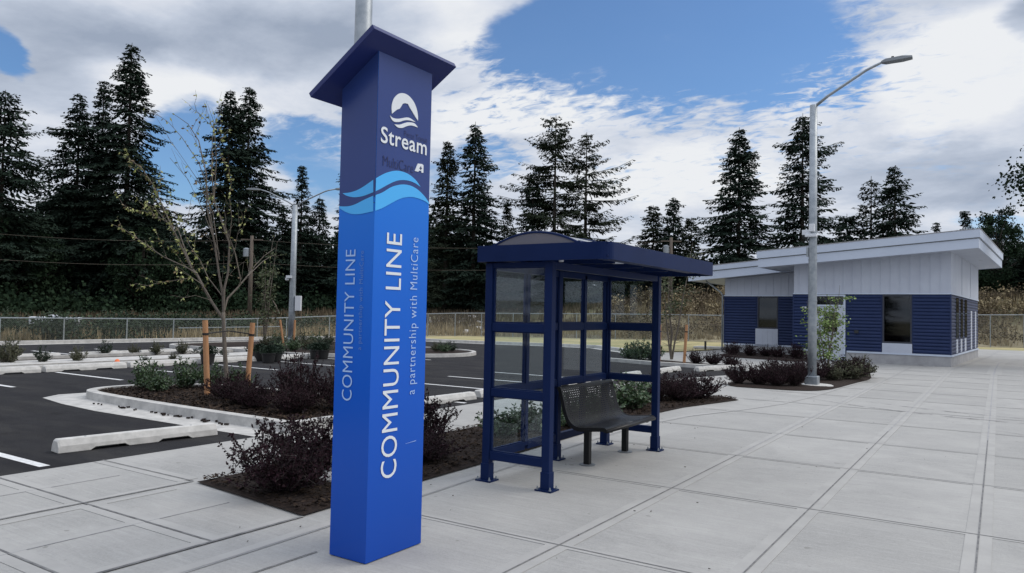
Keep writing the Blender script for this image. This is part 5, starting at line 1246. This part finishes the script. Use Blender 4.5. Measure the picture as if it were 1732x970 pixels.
for (a, b_, lo, hi, n) in ((52, 135, .5, 6, 40), (165, 250, .5, 6, 44), (250, 345, 1.5, 8, 50), (345, 440, 1.5, 8, 36), (0, 40, 3, 8, 14), (480, 560, 2, 8, 16)):
    for _ in range(n):
        px = rs.uniform(a, b_); D = lerp(px, RF)+rs.uniform(lo, hi); p = far(px, 500, D); C.append((p[0], p[1], gz(p[0], p[1])+rs.uniform(.05, .75)))
tag(leafmesh(cloud(rs, C, [.62]*len(C), 42000, .12), 'broom_thicket', 'broom'), kind='stuff')
P, rs = scatter(420, (-150, 1900), (22, 34), None, 5); C = [(x, y, z+rs.uniform(.1, 1.5)) for x, y, z, _ in P]
tag(leafmesh(cloud(rs, C, [1.2]*len(C), 30000, .28), 'undergrowth', 'broad'), kind='stuff')
# pale stones among the dry grass
m = MB(); rs = np.random.RandomState(6)
for _ in range(150):
    px = rs.uniform(570, 840); D = lerp(px, RF)+rs.uniform(2, 16); p = far(px, 500, D); s_ = rs.uniform(.06, .26); z = gz(p[0], p[1])
    vs = [(p[0]+rs.normal(0, s_), p[1]+rs.normal(0, s_), z+abs(rs.normal(0, s_*.6))) for _ in range(6)]
    m.add(vs, [(0, 1, 2), (0, 2, 3), (0, 3, 4), (0, 4, 5), (1, 2, 5), (2, 3, 5), (1, 4, 5), (0, 1, 4)])
tag(m.build('rubble', 'concrete_cast'), kind='stuff')
m = MB(); p = far(90, 549, 43); m.prism([(-1.0, -.35), (1.3, -.3), (1.2, .4), (-.9, .35)], 0, .42); m.bb(-.2, .2, -.1, .1, .42, .52)
o = tag(m.build('white_block', 'white', bevel=.08), 'low white block lying in the green brush behind the fence', 'block'); o.location = (p[0], p[1], p[2]-.05); o.rotation_euler = (0, 0, R(36))
# fallen pale stems at the wood edge
for (px, py, px2, py2, D, lb) in ((446, 505, 459, 462, 60, 'bare leaning stem right of the left utility pole'), (472, 531, 459, 505, 56, 'pale broken stem leaning left beside the distant light pole')):
    a, b_ = far(px, py, D), far(px2, py2, D); m = MB(); m.tube([(0, 0, 0), tuple((b_-a)*.5+np.array([.1, 0, 0])), tuple(b_-a)], [.07, .05, .03], 5); o = tag(m.build('bare_stem', 'bark'), lb, 'dead tree'); a[2] = max(a[2], 0); o.location = tuple(a)
# big trunks in the shade of the left wood
# utility poles and wires
def upole(px, ptop, D, label, tr, ds):
    p = far(px, 500, D); z = gz(p[0], p[1]); h = hgt(px, ptop, D); t = thing('utility_pole', label, 'utility pole', (p[0], p[1], z), 0, 'wooden utility poles at the wood edge')
    m = MB(); m.tube([(0, 0, -.3), (0, 0, h)], [.17, .12], 10); m.build('pole', 'pole_wood', t, smooth=True)
    MB().box((0, 0, h-.3), (1.6, .1, .1), R(35)).build('crossarm', 'pole_wood', t)
    if tr: m = MB(); m.lathe([(.22, 0), (.24, .05), (.24, .6), (.1, .68), (0, .7)], (-.33, -.2, h-tr), 12); m.build('transformer', 'galv', t)
    return (p[0], p[1], z+h)
u1 = upole(423, 399, 59, 'weathered utility pole with transformer behind the staked young tree', 1.6, 1)
u2 = upole(1134, 402, 60, 'utility pole with transformer right of the shelter roof', 1.3, 1)
UL = far(-260, 415, 62); UR = far(1900, 415, 62)
wi = MB()
for dz in (-.3, -2.0):
    for a, b_ in ((UL, np.array(u1)), (np.array(u1), np.array(u2))):
        a, b_ = np.array([a[0], a[1], u1[2] if a is UL else a[2]])+[0, 0, dz], np.array(b_)+[0, 0, dz]
        P = [a+(b_-a)*t_-np.array([0, 0, .6*4*t_*(1-t_)]) for t_ in np.linspace(0, 1, 17)]; wi.tube(P, .008, 4, cap=False)
tag(wi.build('power_lines', 'bark'), 'thin power lines strung between the utility poles before the wood', 'wires')

# ------------------------------------------------------------------ light: sky with broken cloud, veiled sun
SUN_EL, SUN_AZ = 48, 52       # azimuth measured from +Y towards +X
w = bpy.data.worlds.new('World'); sc.world = w; w.use_nodes = True; t = NT(w.node_tree); bg = t.n['Background']
sky = t.node('ShaderNodeTexSky', sky_type='NISHITA', sun_disc=False); sky.sun_elevation = R(SUN_EL); sky.sun_rotation = R(SUN_AZ); sky.air_density = 1.0; sky.dust_density = .6; sky.ozone_density = 2.0
tc = t.node('ShaderNodeTexCoord').outputs['Generated']; d = t.vmath('NORMALIZE', tc)
sp = t.node('ShaderNodeSeparateXYZ'); t.put(sp.inputs[0], d); dz = t.math('MAXIMUM', sp.outputs[2], 0.0)
inv = t.math('DIVIDE', 1.0, t.math('ADD', dz, .16)); cmb = t.node('ShaderNodeCombineXYZ'); t.put(cmb.inputs[0], t.math('MULTIPLY', sp.outputs[0], inv)); t.put(cmb.inputs[1], t.math('MULTIPLY', sp.outputs[1], inv)); P = cmb.outputs[0]
n_big = t.noise(P, 1.3, 10, .62, .4); n_mid = t.noise(t.mapping(P, (1, 1, 1), (4, 2, 0)), 3.2, 8, .62, .2); n_mack = t.noise(t.mapping(P, (1.0, 1.7, 1), (1, 7, 3), (0, 0, R(35))), 13, 5, .6, .5)
wob = t.noise(P, 2.6, 5, .6, color=True)
dw = t.vmath('ADD', d, t.vmath('MULTIPLY', t.vmath('SUBTRACT', wob, (.5, .5, .5)), (.10, .10, .07)))
def blob(px, py, rx, ry, ang=0, inner=.55, outer=1.25):
    c = ndir(px, py); ca, sa = cos(R(ang)), sin(R(ang)); A = ndir(px+rx*ca, py-rx*sa)-c; B = ndir(px+ry*sa, py+ry*ca)-c
    e = t.vmath('SUBTRACT', dw, tuple(map(float, c))); u = t.vmath('DOT_PRODUCT', e, tuple(map(float, A/(A@A)))); v_ = t.vmath('DOT_PRODUCT', e, tuple(map(float, B/(B@B))))
    r = t.math('SQRT', t.math('ADD', t.math('MULTIPLY', u, u), t.math('MULTIPLY', v_, v_)))
    return t.rng(r, inner, outer, 1, 0, True)
def total(L):
    s_ = L[0][0] if L[0][1] == 1 else t.math('MULTIPLY', L[0][0], L[0][1])
    for b_, k_ in L[1:]: s_ = t.math('ADD', s_, t.math('MULTIPLY', b_, k_))
    return s_
blue = total([(blob(1130, 60, 330, 115, 0), 1), (blob(1330, 120, 170, 75, -12), .6), (blob(900, 70, 130, 60, 12), .55), (blob(330, 270, 95, 95, 25), 1.15), (blob(520, 260, 90, 60, -10), .8), (blob(20, 100, 42, 60, 0, .4, 1.1), 1.0),
              (blob(790, 290, 90, 60, 10), .55), (blob(560, 330, 120, 30), .5), (blob(1180, 180, 260, 55, -4), .22), (blob(1700, 380, 90, 22), .55), (blob(2300, -300, 500, 300), .4), (blob(700, -700, 500, 250), .5)])
cov = t.math('SUBTRACT', .93, blue); cov = t.math('ADD', cov, t.math('MULTIPLY', t.math('SUBTRACT', n_mid, .5), 1.2)); 
zone = total([(blob(1060, 230, 400, 130, -5), 1), (blob(1480, 220, 260, 120), .6), (blob(1480, 70, 130, 120), .8), (blob(1400, 130, 90, 60), .6), (blob(790, 130, 120, 90), .8), (blob(560, 220, 110, 60), .6)])
cov = t.math('ADD', cov, t.math('MULTIPLY', t.math('MULTIPLY', t.math('SUBTRACT', n_mack, .52), 2.1), zone))
mask = t.rng(cov, .06, .86, .03, 1, True)
# cloud tone: white tops, grey bellies
dark = total([(blob(430, 70, 250, 70, 8, .2, 1.35), .62), (blob(150, 60, 150, 60, 0), .35), (blob(60, 150, 120, 60), .3), (blob(1740, 30, 60, 40), .7), (blob(1560, 300, 230, 60, 0), .38), (blob(640, 40, 100, 60), .25)])
lite = total([(blob(860, 185, 170, 50, 5), .5), (blob(1620, 120, 160, 110, 0), .55), (blob(330, 170, 180, 60, -25), .35), (blob(730, 30, 130, 60, 0), .3), (blob(1150, 300, 200, 60), .4)])
tone = t.math('ADD', t.math('SUBTRACT', t.math('ADD', .62, lite), dark), t.math('MULTIPLY', t.math('SUBTRACT', n_big, .5), 1.3)); tone = t.math('ADD', tone, t.math('MULTIPLY', t.math('SUBTRACT', n_mid, .5), .7))
cr = t.node('ShaderNodeValToRGB'); t.put(cr.inputs[0], tone); e = cr.color_ramp.elements; e[0].position = 0; e[0].color = (.33, .39, .50, 1); e[1].position = 1; e[1].color = (.84, .86, .89, 1); k_ = e.new(.45); k_.color = (.53, .59, .70, 1); k_ = e.new(.72); k_.color = (.70, .74, .82, 1)
# cloud is brighter overhead, as overcast is
gain = t.rng(dz, .38, .95, 1.0, 2.15)
cl = t.vmath('SCALE', cr.outputs[0]); cl_n = cl.node; t.put(cl_n.inputs['Scale'], t.math('MULTIPLY', gain, 10.0))
skc = t.mix(1.0, sky.outputs[0], (.76, 1.02, 1.28), 'MULTIPLY')
t.put(bg.inputs[0], t.mix(mask, skc, cl)); bg.inputs[1].default_value = .1
sun = bpy.data.lights.new('sun', 'SUN'); sun.energy = 1.7; sun.angle = R(40); sun.color = (1, .92, .80)
so_ = bpy.data.objects.new('sun', sun); COL.objects.link(so_)
sd = mathutils.Vector((sin(R(SUN_AZ))*cos(R(SUN_EL)), cos(R(SUN_AZ))*cos(R(SUN_EL)), sin(R(SUN_EL)))); so_.rotation_euler = sd.to_track_quat('Z', 'Y').to_euler()
